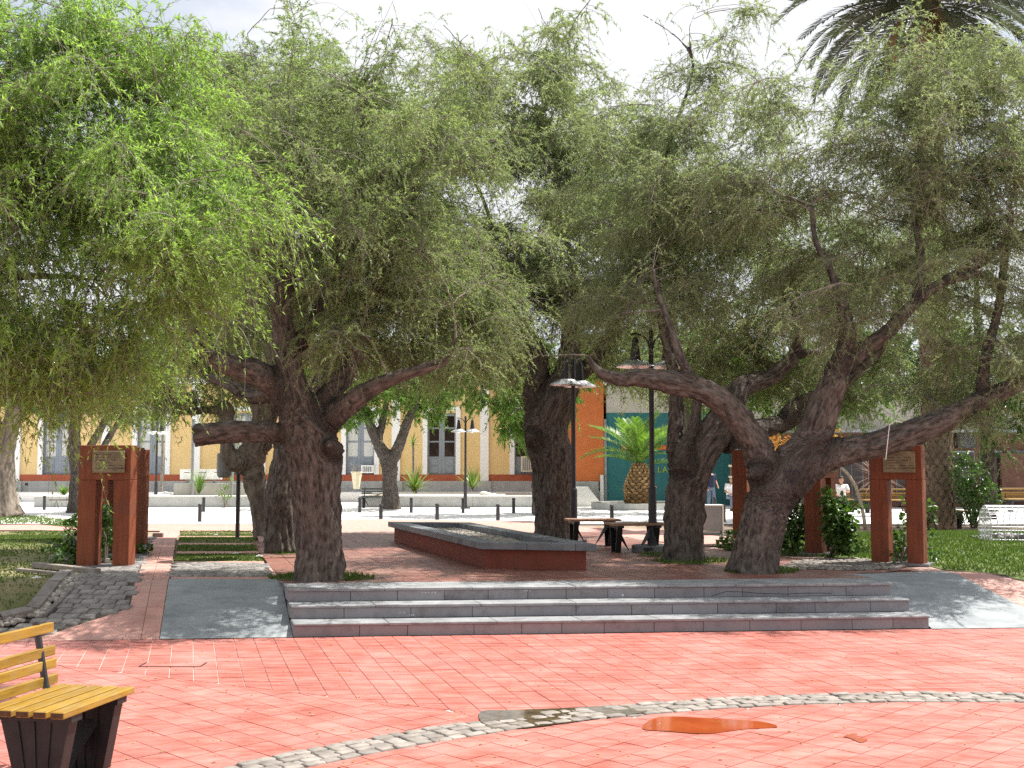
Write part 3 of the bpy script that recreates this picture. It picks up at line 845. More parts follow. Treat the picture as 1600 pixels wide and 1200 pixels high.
    # roof-like old timbers beside it
channel()
def timber(p0, p1, w, h, label, m=M_TIMB):
    a, b = G(*p0), G(*p1)
    d = (b - a).to_2d(); L = d.length
    mb = MB(); mb.cbox(0, L, -w / 2, w / 2, 0, h, 0.006)
    o = obj('timber_beam', mb, m); o.location = a + Vector((0, 0, 0.004)); o.rotation_euler = (0, -math.asin(max(-.5, min(.5, (b.z - a.z) / max(L, .1)))), math.atan2(d.y, d.x))
    tag(o, label, 'timber', 'old timbers lying by the left portals')
timber((54, 887), (152, 898), 0.10, 0.07, 'long weathered timber lying in front of the left portals')
timber((80, 874), (168, 880), 0.09, 0.06, 'weathered timber lying just behind the front left portal')
timber((28, 893), (88, 899), 0.06, 0.04, 'short broken timber lying in the grass near the channel')

# far paving, road, kerbs
def band(name, q0, q1, m, off, x0=-60, x1=60):
    return drape(name, [(x0, q0 + QS * x0), (x1, q0 + QS * x1), (x1, q1 + QS * x1), (x0, q1 + QS * x0)], m, off)
drape('paving_path', pxpoly([(128, 829), (250, 829), (281, 829), (560, 833), (830, 833), (1000, 843), (1150, 856), (1150, 845), (1050, 828), (830, 820), (560, 818), (128, 815)]), M_PINK, -0.004)
drape('road', [(-70, 35.0), (70, 33.0), (70, 52), (-70, 56)], M_ROAD, 0.004, flat=0.0)

# ------------------------------------------------------------------ buildings
YB = 56.0
def fx(px): return (px - 800) / F_PX * YB / (CP - 0)   # facade column of a photo pixel
def fxp(px, py=690): return D(px, py, YB).x
def fz(py): return D(800, py, YB).z
def yellow_building():
    b = thing('yellow_building', 'long pale yellow building with white pilasters and grey double doors', 'building', (fxp(400), YB, 0))
    def part(name, mb, m, par=b, **k): return obj(name, mb, m, par, world=True, **k)
    xl, xr = fxp(-330), fxp(905)
    zt, zp, zb, zr = fz(600), fz(751.5), fz(741.5), fz(560)
    doors = [(-48, 'c'), (90, 'c'), (237, 'c'), (386, 'c'), (563, 'c'), (690, 'd'), (826, 'd')]
    dw = 29.5
    # wall between the door openings
    xs = [xl]
    for c, k in doors: xs += [fxp(c - 24), fxp(c + 24)]
    xs.append(xr)
    dz0, dz1 = zb, fz(645)
    w = MB()
    for i in range(0, len(xs), 2): w.box(xs[i], xs[i + 1], YB, YB + 0.4, zb, zt)
    for i in range(1, len(xs) - 1, 2): w.box(xs[i], xs[i + 1], YB, YB + 0.4, dz1, zt)
    part('wall', w, M_YWALL)
    w = MB(); w.box(xl, xr, YB - 0.02, YB + 0.4, zp, zb - 0.002); part('skirting_band', w, M_BAND)
    x = xl; w = 0
    while x < xr - 0.1:
        L = min(2.0, xr - x); mb = MB(); mb.box(x + .004, x + L - .004, YB - 0.05, YB + 0.4, -0.1, zp - 0.002); part('plinth_slab', mb, M_CONC); x += L
    mb = MB(); mb.box(xl, xr, YB - 0.22, YB + 0.4, zt + .002, zt + 0.16).box(xl, xr, YB - 0.36, YB + 0.4, zt + 0.162, zt + 0.30); part('cornice', mb, M_WHITE)
    mb = MB(); mb.box(xl, xr, YB - 0.05, YB + 0.4, zt + 0.302, zr); part('parapet', mb, M_YWALL)
    mb = MB(); mb.box(xl, xr, YB + 0.42, YB + 12, -0.1, zt + 0.2); part('rear_block', mb, M_YWALL)
    for c in (-116, 26.5, 166, 307, 450, 619, 757):
        hw = 6.6 if c > 600 else 6.8
        mb = MB(); mb.box(fxp(c - hw), fxp(c + hw), YB - 0.14, YB, zp, zt - 0.002)
        part('pilaster', mb, M_WHITE)
        mb = MB(); mb.box(fxp(c - hw - 4), fxp(c + hw + 4), YB - 0.20, YB - 0.052, -0.1, zp - 0.003); part('pilaster_base', mb, M_CONC)
    for c, kind in doors:
        x0, x1 = fxp(c - 24), fxp(c + 24)
        fr = MB(); e = 0.24
        fr.box(x0 - e + 0.06, x0 + 0.06, YB - 0.08, YB - 0.001, zb + .002, dz1 + 0.10).box(x1 - 0.06, x1 + e - 0.06, YB - 0.08, YB - 0.001, zb + .002, dz1 + 0.10)
        fr.box(x0 - e + 0.06, x1 + e - 0.06, YB - 0.082, YB - 0.001, dz1 + 0.102, dz1 + 0.30)
        part('door_frame', fr, M_WHITE)
        dr = MB(); y0, y1 = YB + 0.16, YB + 0.22; W = (x1 - x0) / 2; h = dz1 - dz0
        cuts = [(0.29, 0.52), (0.545, 0.74), (0.765, 0.95)]
        panes = []
        for s in (0, 1):
            a = x0 + s * W
            dr.box(a + .003, a + 0.14, y0, y1, dz0, dz1).box(a + W - 0.14, a + W - .003, y0, y1, dz0, dz1)
            zs = [0] + [v for cpair in cuts for v in cpair] + [1]
            for i in range(0, len(zs), 2): dr.box(a + 0.14, a + W - 0.14, y0 + .005, y1 - .005, dz0 + zs[i] * h, dz0 + zs[i + 1] * h)
            for q in (0.03, 0.155): dr.box(a + 0.2, a + W - 0.2, y0 - 0.02, y0 + .004, dz0 + q * h, dz0 + (q + 0.1) * h)
            panes += [(a + 0.14, a + W - 0.14, dz0 + p * h, dz0 + q * h) for p, q in cuts]
        d = part('door', dr, M_DOOR)
        for a, c2, p, q in panes:
            mb = MB(); mb.box(a + .002, c2 - .002, y0 + 0.025, y0 + 0.035, p + .002, q - .002); part('pane', mb, M_CURT if kind == 'c' else M_DGLASS, d)
    # emblem over the left door: white scrolled pediment with an oval shield
    cx = fxp(92)
    mb = MB(); prof = [(-1.0, 0.0), (1.0, 0.0), (1.0, 0.25), (0.75, 0.42), (0.45, 0.75), (0.2, 1.15), (-0.2, 1.15), (-0.45, 0.75), (-0.75, 0.42), (-1.0, 0.25)]
    mb.extr([(x * 0.95, z) for x, z in prof], Matrix.Translation((cx, YB - 0.17, dz1 + 0.305 - 0.25)), 0.08); ped = part('pediment', mb, M_WHITE)
    def oval(rx, rz_, y, t, nm, m, zc):
        mb = MB(); mb.extr([(rx * math.cos(i * math.pi / 12), rz_ * math.sin(i * math.pi / 12)) for i in range(24)], Matrix.Translation((cx + 0.22, y, zc)), t); part(nm, mb, m, ped)
    zc = fz(647)
    oval(0.42, 0.50, YB - 0.22, 0.045, 'emblem_rim', M_YLET, zc); oval(0.34, 0.42, YB - 0.25, 0.028, 'emblem_shield', M_TEAL, zc)
    mb = MB(); mb.box(cx + 0.22 - 0.30, cx + 0.22 + 0.30, YB - 0.262, YB - 0.252, zc + 0.10, zc + 0.20); part('emblem_stripe', mb, mat('sky_blue', (0.10, 0.32, 0.5)), ped)
    mb = MB(); mb.box(fxp(42), fxp(46.5), YB - 0.075, YB - 0.052, fz(758.5), fz(754.5)); part('drain_hole', mb, M_BLACK)
    # meter boxes on the wall at the right end
    return b
yellow_building()
def ac(px, py0, py1, px1, label):
    z0, z1 = fz(py1), fz(py0); x0, x1 = fxp(px), fxp(px1)
    t = thing('air_conditioner', label, 'air conditioner', ((x0 + x1) / 2, YB, z0), 'window air conditioners on the yellow building')
    w, h = x1 - x0, z1 - z0
    c = MB(); c.box(-w / 2, w / 2, -0.30, 0.15, 0, h); obj('casing', c, M_CREAM if px > 700 else M_SIGNW, t)
    g = MB(); g.box(-w / 2 + .06, w / 2 - .06, -0.306, -0.301, 0.06, h - .06); obj('grille', g, M_GREY, t)
    for i in range(5):
        s = MB(); xx = -w / 2 + .1 + (w - .2) * i / 4; s.box(xx - .012, xx + .012, -0.33, -0.307, 0.05, h - 0.05); obj('slat', s, M_SIGNW if px < 700 else M_CREAM, t)
ac(566, 727, 739, 585, 'small white window air conditioner in the curtained grey door')
ac(814, 713, 737, 832, 'cream air conditioner beside the dark door near the thick trunk')

def right_buildings():
    Y = 49.5
    def X(px): return D(px, 700, Y).x
    def Z(py): return D(800, py, Y).z
    b = thing('orange_building', 'narrow bright orange house between the yellow and teal buildings', 'building', (X(925), Y, 0))
    mb = MB(); mb.box(X(899), X(943.5), Y, Y + 7, Z(752), Z(560)); obj('wall', mb, M_ORANGE, b, world=True)
    mb = MB(); mb.box(X(899), X(943.5), Y - 0.06, Y + 7, -0.05, Z(752) - .002); obj('plinth', mb, M_CONC, b, world=True)
    mb = MB(); mb.box(X(935), X(937), Y - 0.08, Y - 0.062, Z(767), Z(752)); obj('door_slot', mb, M_BLACK, b, world=True)
    mb = MB(); mb.box(X(937), X(942), Y - 0.22, Y - 0.062, -0.05, Z(742)); obj('pillar', mb, M_CONCW, b, world=True)
    mb = MB(); mb.extr([(X(897), 0), (X(938), 0), (X(938), 0.05), (X(916), 0.85), (X(897), 0.85)], Matrix.Translation((0, Y - 1.2, 0)), 0.9)
    obj('ramp_wall', mb, M_CONCW, b, world=True)
    t = thing('teal_building', 'teal shop wall with red stripe and yellow lettering behind the palm', 'building', (X(1050), Y, 0))
    mb = MB(); mb.box(X(948), X(1172), Y + 0.05, Y + 8, -0.05, Z(645)); obj('wall', mb, M_TEAL, t, world=True)
    mb = MB(); mb.box(X(944), X(947.8), Y - .03, Y + 8, -0.05, Z(655)); obj('gutter_post', mb, M_GREY, t, world=True)
    mb = MB(); mb.box(X(948), X(1172), Y + 0.06, Y + 8, Z(645) + .002, Z(600)); obj('upper_wall', mb, M_BEIGE, t, world=True)
    for k in range(1, 7):
        xx = X(948) + (X(1172) - X(948)) * k / 7
        mb = MB(); mb.box(xx - .02, xx + .02, Y + 0.03, Y + 0.049, -0.05, Z(703)); obj('panel_joint', mb, M_TEAL, t, world=True)
    mb = MB(); mb.box(X(971), X(1120), Y + 0.02, Y + 0.049, Z(703), Z(695.5)); obj('stripe', mb, M_REDB, t, world=True)
    mb = MB(); mb.box(X(1010), X(1020), Y + 0.0, Y + 0.018, Z(703), Z(695.5)); obj('stripe_letter', mb, M_YLET, t, world=True)
    mb = MB(); mb.box(X(1085), X(1090), Y + 0.0, Y + 0.018, Z(703), Z(695.5)); obj('stripe_letter', mb, M_YLET, t, world=True)
    for ch, px in (('C', 986), ('I', 1014), ('L', 1027), ('A', 1034.5), ('I', 1045)):
        cu = bpy.data.curves.new('letter', 'FONT'); cu.body = ch; cu.size = 0.36; cu.extrude = 0.01; cu.resolution_u = 3
        o = bpy.data.objects.new('tmp', cu); COL.objects.link(o)
        me = bpy.data.meshes.new_from_object(o.evaluated_get(bpy.context.evaluated_depsgraph_get())); bpy.data.objects.remove(o)
        l = link('letter', me, M_YLET, t)
        l.rotation_euler = (math.pi / 2, 0, 0); l.location = Vector((X(px), Y + 0.035, Z(738))) - wloc(t)
    # brown shops on the right
    Y2 = 47.0
    def X2(px): return D(px, 700, Y2).x
    def Z2(py): return D(800, py, Y2).z
    s = thing('brown_shopfront', 'dark brown row of shops with glass fronts behind the right lawn', 'building', (X2(1400), Y2, 0))
    mb = MB(); mb.box(X2(1176), X2(1800), Y2 + 0.5, Y2 + 8, -0.05, Z2(675)); obj('wall', mb, M_SHOP, s, world=True)
    mb = MB(); mb.box(X2(1176), X2(1800), Y2 + 0.4, Y2 + 8, Z2(675) + .002, Z2(600)); obj('upper_wall', mb, M_BEIGE, s, world=True)
    mb = MB(); mb.box(X2(1176), X2(1800), Y2 - 0.9, Y2 + 0.4, Z2(676), Z2(672)); obj('canopy_edge', mb, M_GREY, s, world=True)
    px = 1185
    while px < 1790:
        w = MB(); w.box(X2(px), X2(px + 36), Y2 + 0.44, Y2 + 0.49, Z2(784), Z2(704)); win = obj('window', w, M_DOOR, s, world=True)
        for a, c in ((1, 17.4), (18.6, 35)):
            mb = MB(); mb.box(X2(px + a), X2(px + c), Y2 + 0.42, Y2 + 0.438, Z2(783), Z2(707)); obj('pane', mb, M_DGLASS, win, world=True)
        px += 44
    mb = MB(); mb.box(X2(1567), X2(1640), Y2 + 0.2, Y2 + 0.39, Z2(782), Z2(708)); obj('brown_panel', mb, M_SHOP, s, world=True)
    mb = MB(); mb.box(X2(1498), X2(1528), Y2 + 0.1, Y2 + 0.39, Z2(700), Z2(676)); f = obj('fan_unit', mb, M_BLACK, s, world=True)
    mb = MB()
    for k in range(4):
        mb.tube([(X2(1513) + 0.28 * math.sin(6.28 * i / 16) * (1 - k * .22), Y2 + 0.085, (Z2(700) + Z2(676)) / 2 + 0.28 * (1 - k * .22) * math.cos(6.28 * i / 16)) for i in range(17)], 0.012, 4)
    obj('fan_guard', mb, M_GREY, f, world=True)
right_buildings()

# raised terrace in front of the yellow building
def terrace():
    Y = 47.6
    def X(px): return D(px, 785, Y).x
    H = 0.5
    def planter(px0, px1, label, y1=54.6, chamf=0.0):
        t = thing('terrace_planter', label, 'planter', ((X(px0) + X(px1)) / 2, Y, 0), 'low concrete planters before the yellow building')
        x0, x1 = X(px0), X(px1)
        x = x0
        while x < x1 - 0.05:
            L = min(2.4, x1 - x); mb = MB(); mb.box(x + .003, x + L - .003, Y, Y + 0.25, -0.02, H - .06); obj('wall_panel', mb, M_CONC, t, world=True); x += L
        for a, c in ((x0, x0 + 0.25), (x1 - 0.25, x1)):
            mb = MB(); mb.box(a, c, Y + .252, y1, -0.02, H - .06); obj('side_wall', mb, M_CONC, t, world=True)
        mb = MB(); mb.box(x0 - .03, x1 + .03, Y - .03, Y + 0.45, H - .058, H).box(x0 - .03, x0 + .3, Y + .452, y1, H - .058, H).box(x1 - .3, x1 + .03, Y + .452, y1, H - .058, H)
        obj('coping', mb, M_CONCW, t, world=True)
        mb = MB(); mb.box(x0 + .25, x1 - .25, Y + .26, y1, -0.02, H - .10); obj('gravel_bed', mb, mat('pale_sand', (0.5, 0.44, 0.33), (0.62, 0.56, 0.44), rough=.95, scale=4), t, world=True)
        return t
    planter(53, 118, 'low concrete planter with strappy plants at the left end')
    planter(226, 395, 'long low concrete planter below the white bench')
    planter(561, 842, 'long low concrete planter holding the yuccas')
    mb = MB(); mb.box(X(-400), X(905), 54.65, 56.2, -0.05, 0.47); obj('terrace_pavement', mb, M_ROAD, kind='structure')
    # white bench-like sign and grey block
    t = thing('white_sign', 'long white panel sign standing on the grey block', 'sign', D(314, 755, 51.0))
    z0 = D(314, 749, 51).z - t.location.z; z1 = D(314, 733, 51).z - t.location.z; w = (D(347, 740, 51).x - D(282, 740, 51).x) / 2
    mb = MB(); mb.box(-w, w, -0.06, 0.06, z0, z1); obj('panel', mb, M_SIGNW, t)
    for sx in (-0.6, 0.6): mb = MB(); mb.box(sx - .05, sx + .05, -0.04, 0.04, 0, z0 - .001); obj('leg', mb, M_GREY, t)
    mb = MB()
    for a, b in ((-0.75, -0.5), (-0.1, 0.25), (0.62, 0.8)): mb.box(a, b, -0.063, -0.0605, (z0 + z1) / 2 + .06, (z0 + z1) / 2 + .10)
    obj('faded_lettering', mb, M_GREY, t)
    t = thing('concrete_block', 'low grey concrete block bench under the white sign', 'block', (D(330, 760, 50.9).x, 50.9, 0.41))
    w = (D(388, 760, 51).x - D(276, 760, 51).x) / 2
    t.location.z = 0.35
    mb = MB(); mb.box(-w, w, -0.25, 0.25, 0, D(330, 755.5, 50.9).z - 0.35); obj('block', mb, M_CONC, t)
    # tall tan pot by the dark bench
    p = D(557, 764, 52.0); t = thing('plant_pot', 'tall tan tapered pot standing behind the dark bench', 'pot', p)
    mb = MB(); mb.lathe([(0.14, 0), (0.25, 0.74), (0.27, 0.74), (0.27, 0.80), (0.22, 0.80), (0.2, 0.7)], n=8); obj('body', mb, M_CREAM, t)
    mb = MB()
    for i in range(7): mb.tube([(random.uniform(-.1, .1), random.uniform(-.1, .1), 0.7), (random.uniform(-.3, .3), random.uniform(-.1, .1), random.uniform(0.95, 1.2))], 0.015, 4)
    obj('dry_stalks', mb, M_TWIG, t)
    # pale posts
    for px, py0, py1, lab in ((300, 655, 768, 'thin pale grey metal pole beside the white sign'), (362, 737, 768, 'short pale post behind the white sign')):
        a = D(px, py1, 50.5); b = D(px, py0, 50.5)
        mb = MB(); mb.tube([(0, 0, -a.z + 0.4), (0, 0, b.z - a.z)], 0.07, 10); o = obj('metal_pole', mb, M_GREY); o.location = a; tag(o, lab, 'pole')
terrace()

# ------------------------------------------------------------------ street furniture
def lamp_proto():
    t = thing('street_lamp', '', 'street lamp', group='twin shade street lamps')
    mb = MB(); mb.cbox(-.2, .2, -.2, .2, 0, .05, .01); obj('base_plate', mb, M_BLACK, t)
    mb = MB(); mb.lathe([(.085, .05), (.075, .12), (.072, 1.05), (.06, 1.08)], n=12); obj('sleeve', mb, M_BLACK, t, smooth=False)
    mb = MB(); mb.lathe([(.048, 1.08), (.042, 3.72), (.052, 3.73), (.03, 3.80)], n=10); obj('pole', mb, M_BLACK, t)
    for s in (-1, 1):
        mb = MB(); pts = [(s * (0.02 + 0.26 * (1 - math.cos(a))), 0, 3.45 + 0.27 * math.sin(a)) for a in [i * math.pi / 10 for i in range(7)]]
        mb.tube(pts, 0.02, 6); arm = obj('arm', mb, M_BLACK, t)
        mb = MB(); mb.lathe([(.03, 3.66), (.055, 3.60), (.085, 3.34), (.10, 3.26)], (s * .28, 0, 0), 12); obj('bell', mb, M_BLACK, t)
        mb = MB(); mb.lathe([(.10, 3.262), (.17, 3.25), (.20, 3.225), (.325, 3.165), (.335, 3.14), (.32, 3.145), (.19, 3.20), (.1, 3.22)], (s * .28, 0, 0), 20); obj('shade', mb, M_STEEL, t)
        mb = MB(); mb.ball((s * .28, 0, 3.17), 0.07, 8, 6); obj('bulb', mb, M_SIGNW, t)
    return t
LP = lamp_proto()
lamp_spots = [
    ((P(727, 795, 0.0)), 0.0, 'twin lamp before the yellow wall and dark glass door', 1.0),
    ((P(243, 791, 0.0)), 1.2, 'twin lamp before the curtained door behind the left portals', 1.0),
    (Vector((D(896, 700, 19.7).x, 19.7, 0.424)), 1.0, 'twin lamp right beside the thick dark trunk in the middle', 0.87),
    ((P(1020, 859, 0.46)), 0.15, 'black lamp post on a round stone base near the dwarf palm', 0.9),
    (Vector((D(503, 700, 16.6).x, 16.6, 0.42)), 0.9, 'twin lamp hidden behind the big left front trunk', 1.0),
    ((P(-4, 793, 0.0)), 0.3, 'twin lamp at the far left edge beside a leaning trunk', 1.0),
    ((P(1410, 793, 0.0)), 0.4, 'lamp seen above the low right limb near the tall palm', 1.0)]
for i, (p, rz, lab, s) in enumerate(lamp_spots):
    if i == 0: o = LP; o.location = p; o['label'] = lab
    else: o = dup(LP, p, rz, lab, s)
mb = MB(); mb.lathe([(.33, 0), (.33, .09), (.31, .10)], n=20); o = obj('lamp_footing', mb, M_STEP); o.location = P(1020, 862, 0.42); o.location.z = 0.424
tag(o, 'round stone footing under the lamp post near the dwarf palm', 'footing')

def bollard_proto():
    t = thing('bollard', '', 'bollard', group='short black bollards along the road')
    mb = MB(); mb.lathe([(.062, 0), (.062, .44), (.05, .445), (.05, .47), (.066, .475), (.066, .53), (.05, .56)], n=12); obj('post', mb, M_BLACK, t)
    mb = MB(); mb.lathe([(.09, 0.002), (.09, .012), (.066, .014)], n=12); obj('flange', mb, M_BLACK, t)
    return t
BP = bollard_proto()
first = True
for px, py, lab in ((69, 797, 'bollard in front of the left end of the low planter'), (23, 808, 'bollard beside the leaning trunk at the left edge'),
                    (229.5, 799, 'bollard just left of the lamp behind the left portals'), (312, 815.5, 'nearer one of the two bollards before the white sign'),
                    (318, 800, 'farther one of the two bollards before the white sign'), (562, 801, 'bollard at the end of the dark slatted bench'),
                    (595, 816.5, 'bollard left of the red planter by the forked tree'), (642.5, 801.5, 'bollard behind the planter below the big yucca'),
                    (683, 815, 'bollard peeking over the far end of the red planter'), (723.5, 802, 'bollard at the foot of the lamp before the yellow wall'),
                    (778, 816.5, 'bollard behind the middle of the red planter'), (802.5, 802, 'bollard on a dirt patch left of the thick dark trunk'),
                    (956, 818, 'bollard in front of the dwarf palm ring'), (1131, 816, 'bollard between the grey bin and the leaning tree'),
                    (1117, 800, 'bollard hidden behind the grey litter bin')):
    p = P(px, py, 0.0); p.z = hgt(p.x, p.y) + (0.005 if p.y > 34 else 0)
    if first: o = BP; o.location = p; o['label'] = lab; first = False
    else: dup(BP, p, 0, lab)

# memorial portals
def portal_proto():
    t = thing('memorial_portal', '', 'portal', group='rust coloured memorial portals')
    w, h, d, lw, oz = 0.69, 1.60, 0.26, 0.235, 1.14
    mb = MB()
    for x0, x1 in ((0, lw), (w - lw + 0.02, w)): mb.cbox(x0, x1, 0, d, 0, oz - .001, .006)
    for i, (x0, x1) in enumerate(((0, lw), (w - lw + 0.02, w))):
        m1 = MB(); m1.cbox(x0, x1, 0, d, 0, oz - .001, .006); obj('leg', m1, M_RUST, t)
    m1 = MB(); m1.cbox(0, w, 0, d, oz, h, .006); obj('lintel', m1, M_RUST, t)
    m1 = MB(); m1.cbox(0.19, 0.615, -0.035, -0.001, 1.235, 1.525, .006); pl = obj('plaque', m1, M_PLAQ, t)
    en = MB(); rnd = random.Random(5)
    for r in range(6):
        z = 1.475 - r * 0.036; x = 0.235
        while x < (0.57 if r not in (0, 3) else 0.45):
            L = rnd.uniform(0.012, 0.05)
            if rnd.random() < 0.85: en.box(x, x + L, -0.0365, -0.0345, z - rnd.uniform(.002, .006), z + rnd.uniform(.002, .007))
            x += L + 0.008
    obj('engraved_lines', en, M_DARKENG, pl)
    m1 = MB(); m1.cbox(-0.07, 0.76, -0.03, 0.34, -0.02, 0.018, .004); obj('base', m1, M_STEP, t)
    return t
PP = portal_proto()
def at_left(px, py, z): return P(px, py, z)
pspots = [(P(118.5, 886.5, 0.42), 0.0, 'front rust portal with engraved plaque on the left path'),
          (P(141, 868, 0.42), 0.0, 'second rust portal right behind the front left one'),
          (P(158, 853.5, 0.42), 0.0, 'rearmost rust portal of the left row'),
          (P(1361.5, 880, 0.42), R(-31), 'rust portal with brown plaque before the tall palm'),
          (P(1284, 867, 0.42), R(55), 'sunlit orange portal smothered by a leafy vine'),
          (P(1168, 852, 0.42), R(58), 'portal mostly hidden behind the forked leaning tree')]
for i, (p, rz, lab) in enumerate(pspots):
    p.z = 0.424
    if i == 0: PP.location = p; PP['label'] = lab
    else: dup(PP, p, rz, lab)

# planter
def planter():
    a, b, c = P(758, 888.5, 0.42), P(916, 892, 0.42), P(616, 846, 0.42)
    ux = (b - a); W = ux.length; ux.normalize(); vy = (c - a); L = vy.length; vy.normalize()
    M = Matrix(((ux.x, vy.x, 0, 0), (ux.y, vy.y, 0, 0), (0, 0, 1, 0), (0, 0, 0, 1)))
    t = thing('long_planter', 'long low dark red planter with slate rim and gravel', 'planter', (a.x, a.y, 0.424))
    h = 0.25; rim = 0.09; ov = 0.10; rw = 0.30; th = 0.14
    for nm, bx in (('wall', (0, W, 0, th)), ('wall', (0, W, L - th, L)), ('wall', (0, th, th + .002, L - th - .002)), ('wall', (W - th, W, th + .002, L - th - .002))):
        mb = MB(); mb.box(*bx, 0, h, M); obj(nm, mb, M_PLRED, t)
    def slabs(x0, x1, y0, y1, along):
        s, e = (x0, x1) if along == 'x' else (y0, y1); p = s
        while p < e - 0.01:
            k = min(random.uniform(0.5, 0.75), e - p)
            if e - p - k < 0.25: k = e - p
            mb = MB()
            if along == 'x': mb.cbox(p + .002, p + k - .002, y0, y1, h + .001, h + rim + random.uniform(-.002, .002), .005, M)
            else: mb.cbox(x0, x1, p + .002, p + k - .002, h + .001, h + rim + random.uniform(-.002, .002), .005, M)
            obj('coping_slab', mb, M_COPE, t); p += k
    slabs(-ov, W + ov, -ov, rw - ov, 'x'); slabs(-ov, W + ov, L - rw + ov, L + ov, 'x')
    slabs(-ov, rw - ov, rw - ov, L - rw + ov, 'y'); slabs(W - rw + ov, W + ov, rw - ov, L - rw + ov, 'y')
    mb = MB(); mb.box(th, W - th, th, L - th, 0, h - .01, M); obj('soil', mb, M_SOIL, t)
    mb = MB()
    for k in range(2600):
        x, y = random.uniform(rw - ov, W - rw + ov), random.uniform(rw - ov, L - rw + ov)
        r = random.uniform(0.015, 0.035); s = MB(); s.lathe([(0.6, -0.5), (1, 0), (0.55, 0.6)], n=5)
        MM = M @ Matrix.Translation((x, y, h - .005)) @ Matrix.Rotation(random.uniform(0, 6), 4, 'Z') @ Matrix.Rotation(random.uniform(-.5, .5), 4, 'X') @ Matrix.Diagonal((r * 1.3, r, r * .8, 1))
        mb.add([MM @ Vector(v) for v in s.v], s.f)
    obj('gravel', mb, M_GRAVEL, t, kind='stuff')
planter()

# benches
def bench(label, loc, rz, L=0.80, back=True, wood=M_YELW, end=None, cat='bench', name='park_bench', group=None, seat=0.45):
    t = thing(name, label, cat, loc, group, rz)      # local: length along y, front towards +x
    depth = 0.49; n = 5; sw = 0.08; gap = (depth - n * sw) / (n - 1)
    for i in range(n):
        x1 = -i * (sw + gap); mb = MB(); mb.cbox(x1 - sw, x1, 0, L, seat - .036, seat, .004)
        o = obj('seat_slat', mb, wood, t)
        if end:
            o.data.materials.append(end)
            for p in o.data.polygons:
                p.material_index = 1 if abs(p.normal.y) > 0.9 else 0
    if back:
        for z0, z1, x in ((0.455, 0.512, -.50), (0.545, 0.602, -.512), (0.62, 0.677, -.522), (0.755, 0.812, -.538)):
            mb = MB(); mb.cbox(x - .034, x, 0.0, L, z0, z1, .004); o = obj('back_slat', mb, wood, t)
            if end:
                o.data.materials.append(end)
                for p in o.data.polygons:
                    p.material_index = 1 if abs(p.normal.y) > 0.9 else 0
    for y in (0.10, L - 0.16):
        mb = MB(); prof = [(-0.03, seat - .075), (-0.44, seat - .075), (-0.33, 0.0), (-0.10, 0.0)]
        mb.extr(prof, Matrix.Translation((0, y, 0)), 0.012)
        mb.extr([(-0.03, seat - .075), (-0.10, 0.0), (-0.125, 0.0), (-0.06, seat - .075)], Matrix.Translation((0, y + 0.013, 0)), 0.07)
        mb.extr([(-0.44, seat - .075), (-0.33, 0.0), (-0.305, 0.0), (-0.41, seat - .075)], Matrix.Translation((0, y + 0.013, 0)), 0.07)
        for k in (0.28, 0.52, 0.76):
            xa = -0.03 - 0.41 * k; xb = -0.10 - 0.23 * k
            mb.extr([(xa, seat - .08), (xb, 0.01), (xb + .012, 0.01), (xa + .012, seat - .08)], Matrix.Translation((0, y - 0.008, 0)), 0.007)
        obj('leg', mb, M_LEGM, t)
        mb = MB(); mb.box(-0.48, -0.01, y - 0.01, y + 0.09, seat - .073, seat - .038); obj('rail', mb, M_LEGM, t)
        mb = MB(); mb.add([(-0.10, y + .05, seat - .08), (-0.42, y + .05, seat - .08), (-0.22, y + (0.22 if y < L / 2 else -0.22) + .05, 0.02)], [(0, 1, 2)])
        mb.v += [(v[0], v[1] + .012, v[2]) for v in mb.v]; mb.f += [(5, 4, 3), (0, 3, 4, 1), (1, 4, 5, 2), (2, 5, 3, 0)]
        obj('brace', mb, M_LEGM, t)
        if back:
            mb = MB(); mb.tube([(-0.47, y + .03, seat - .06), (-0.50, y + .03, 0.47), (-0.575, y + .03, 0.83)], 0.02, 6); obj('back_post', mb, M_BLACK, t)
    return t
bench('yellow slatted bench with black steel legs in the left foreground', (-2.365, 6.02, 0.0), R(-11.0), L=0.72, end=M_ENDW)
for lab, px, py, rz in (('backless brown bench close behind the front end of the red planter', 990, 861, R(102)), ('backless brown bench beside the thick dark trunk', 925, 852, R(99))):
    p = P(px, py, 0.42); p.z = 0.424
    bench(lab, p + Vector((0.38, 0.1, 0)), rz, L=0.86, back=False, wood=M_BRNW, group='backless brown benches')
def far_bench(label, px, py, rz, wood, L=1.5, s=1.0, z=None):
    p = P(px, py, 0.0 if z is None else z); p.z = (hgt(p.x, p.y) if z is None else z) + 0.006
    t = bench(label, p, rz, L=L, wood=wood, group='slatted benches near the road'); t.scale = (s,) * 3
far_bench('dark green slatted bench left of the forked tree', 562, 794, R(-90), M_GRNW, 1.3)
far_bench('dark green bench half hidden behind the pale stump at left', 412, 794, R(-90), M_GRNW, 1.3)
far_bench('brown bench on the lawn seen through the right portal', 1427, 828, R(-80), M_BRNW, 1.4, 1.15)
far_bench('orange slatted bench right of the round bush', 1578, 800, R(-85), M_YELW, 1.5, 1.1)
far_bench('long orange bench at the right edge behind the wire cage', 1650, 812, R(-85), M_YELW, 2.6, 1.1)
far_bench('tan bench before the teal wall with seated man', 1146, 798, R(-90), M_BRNW, 1.3, 1.25)
far_bench('orange bench behind the leafy vine portal', 1262, 801, R(-90), M_YELW, 1.6, 1.1)
far_bench('orange bench by the purple cordyline', 1352, 802, R(-90), M_YELW, 1.6, 1.1)
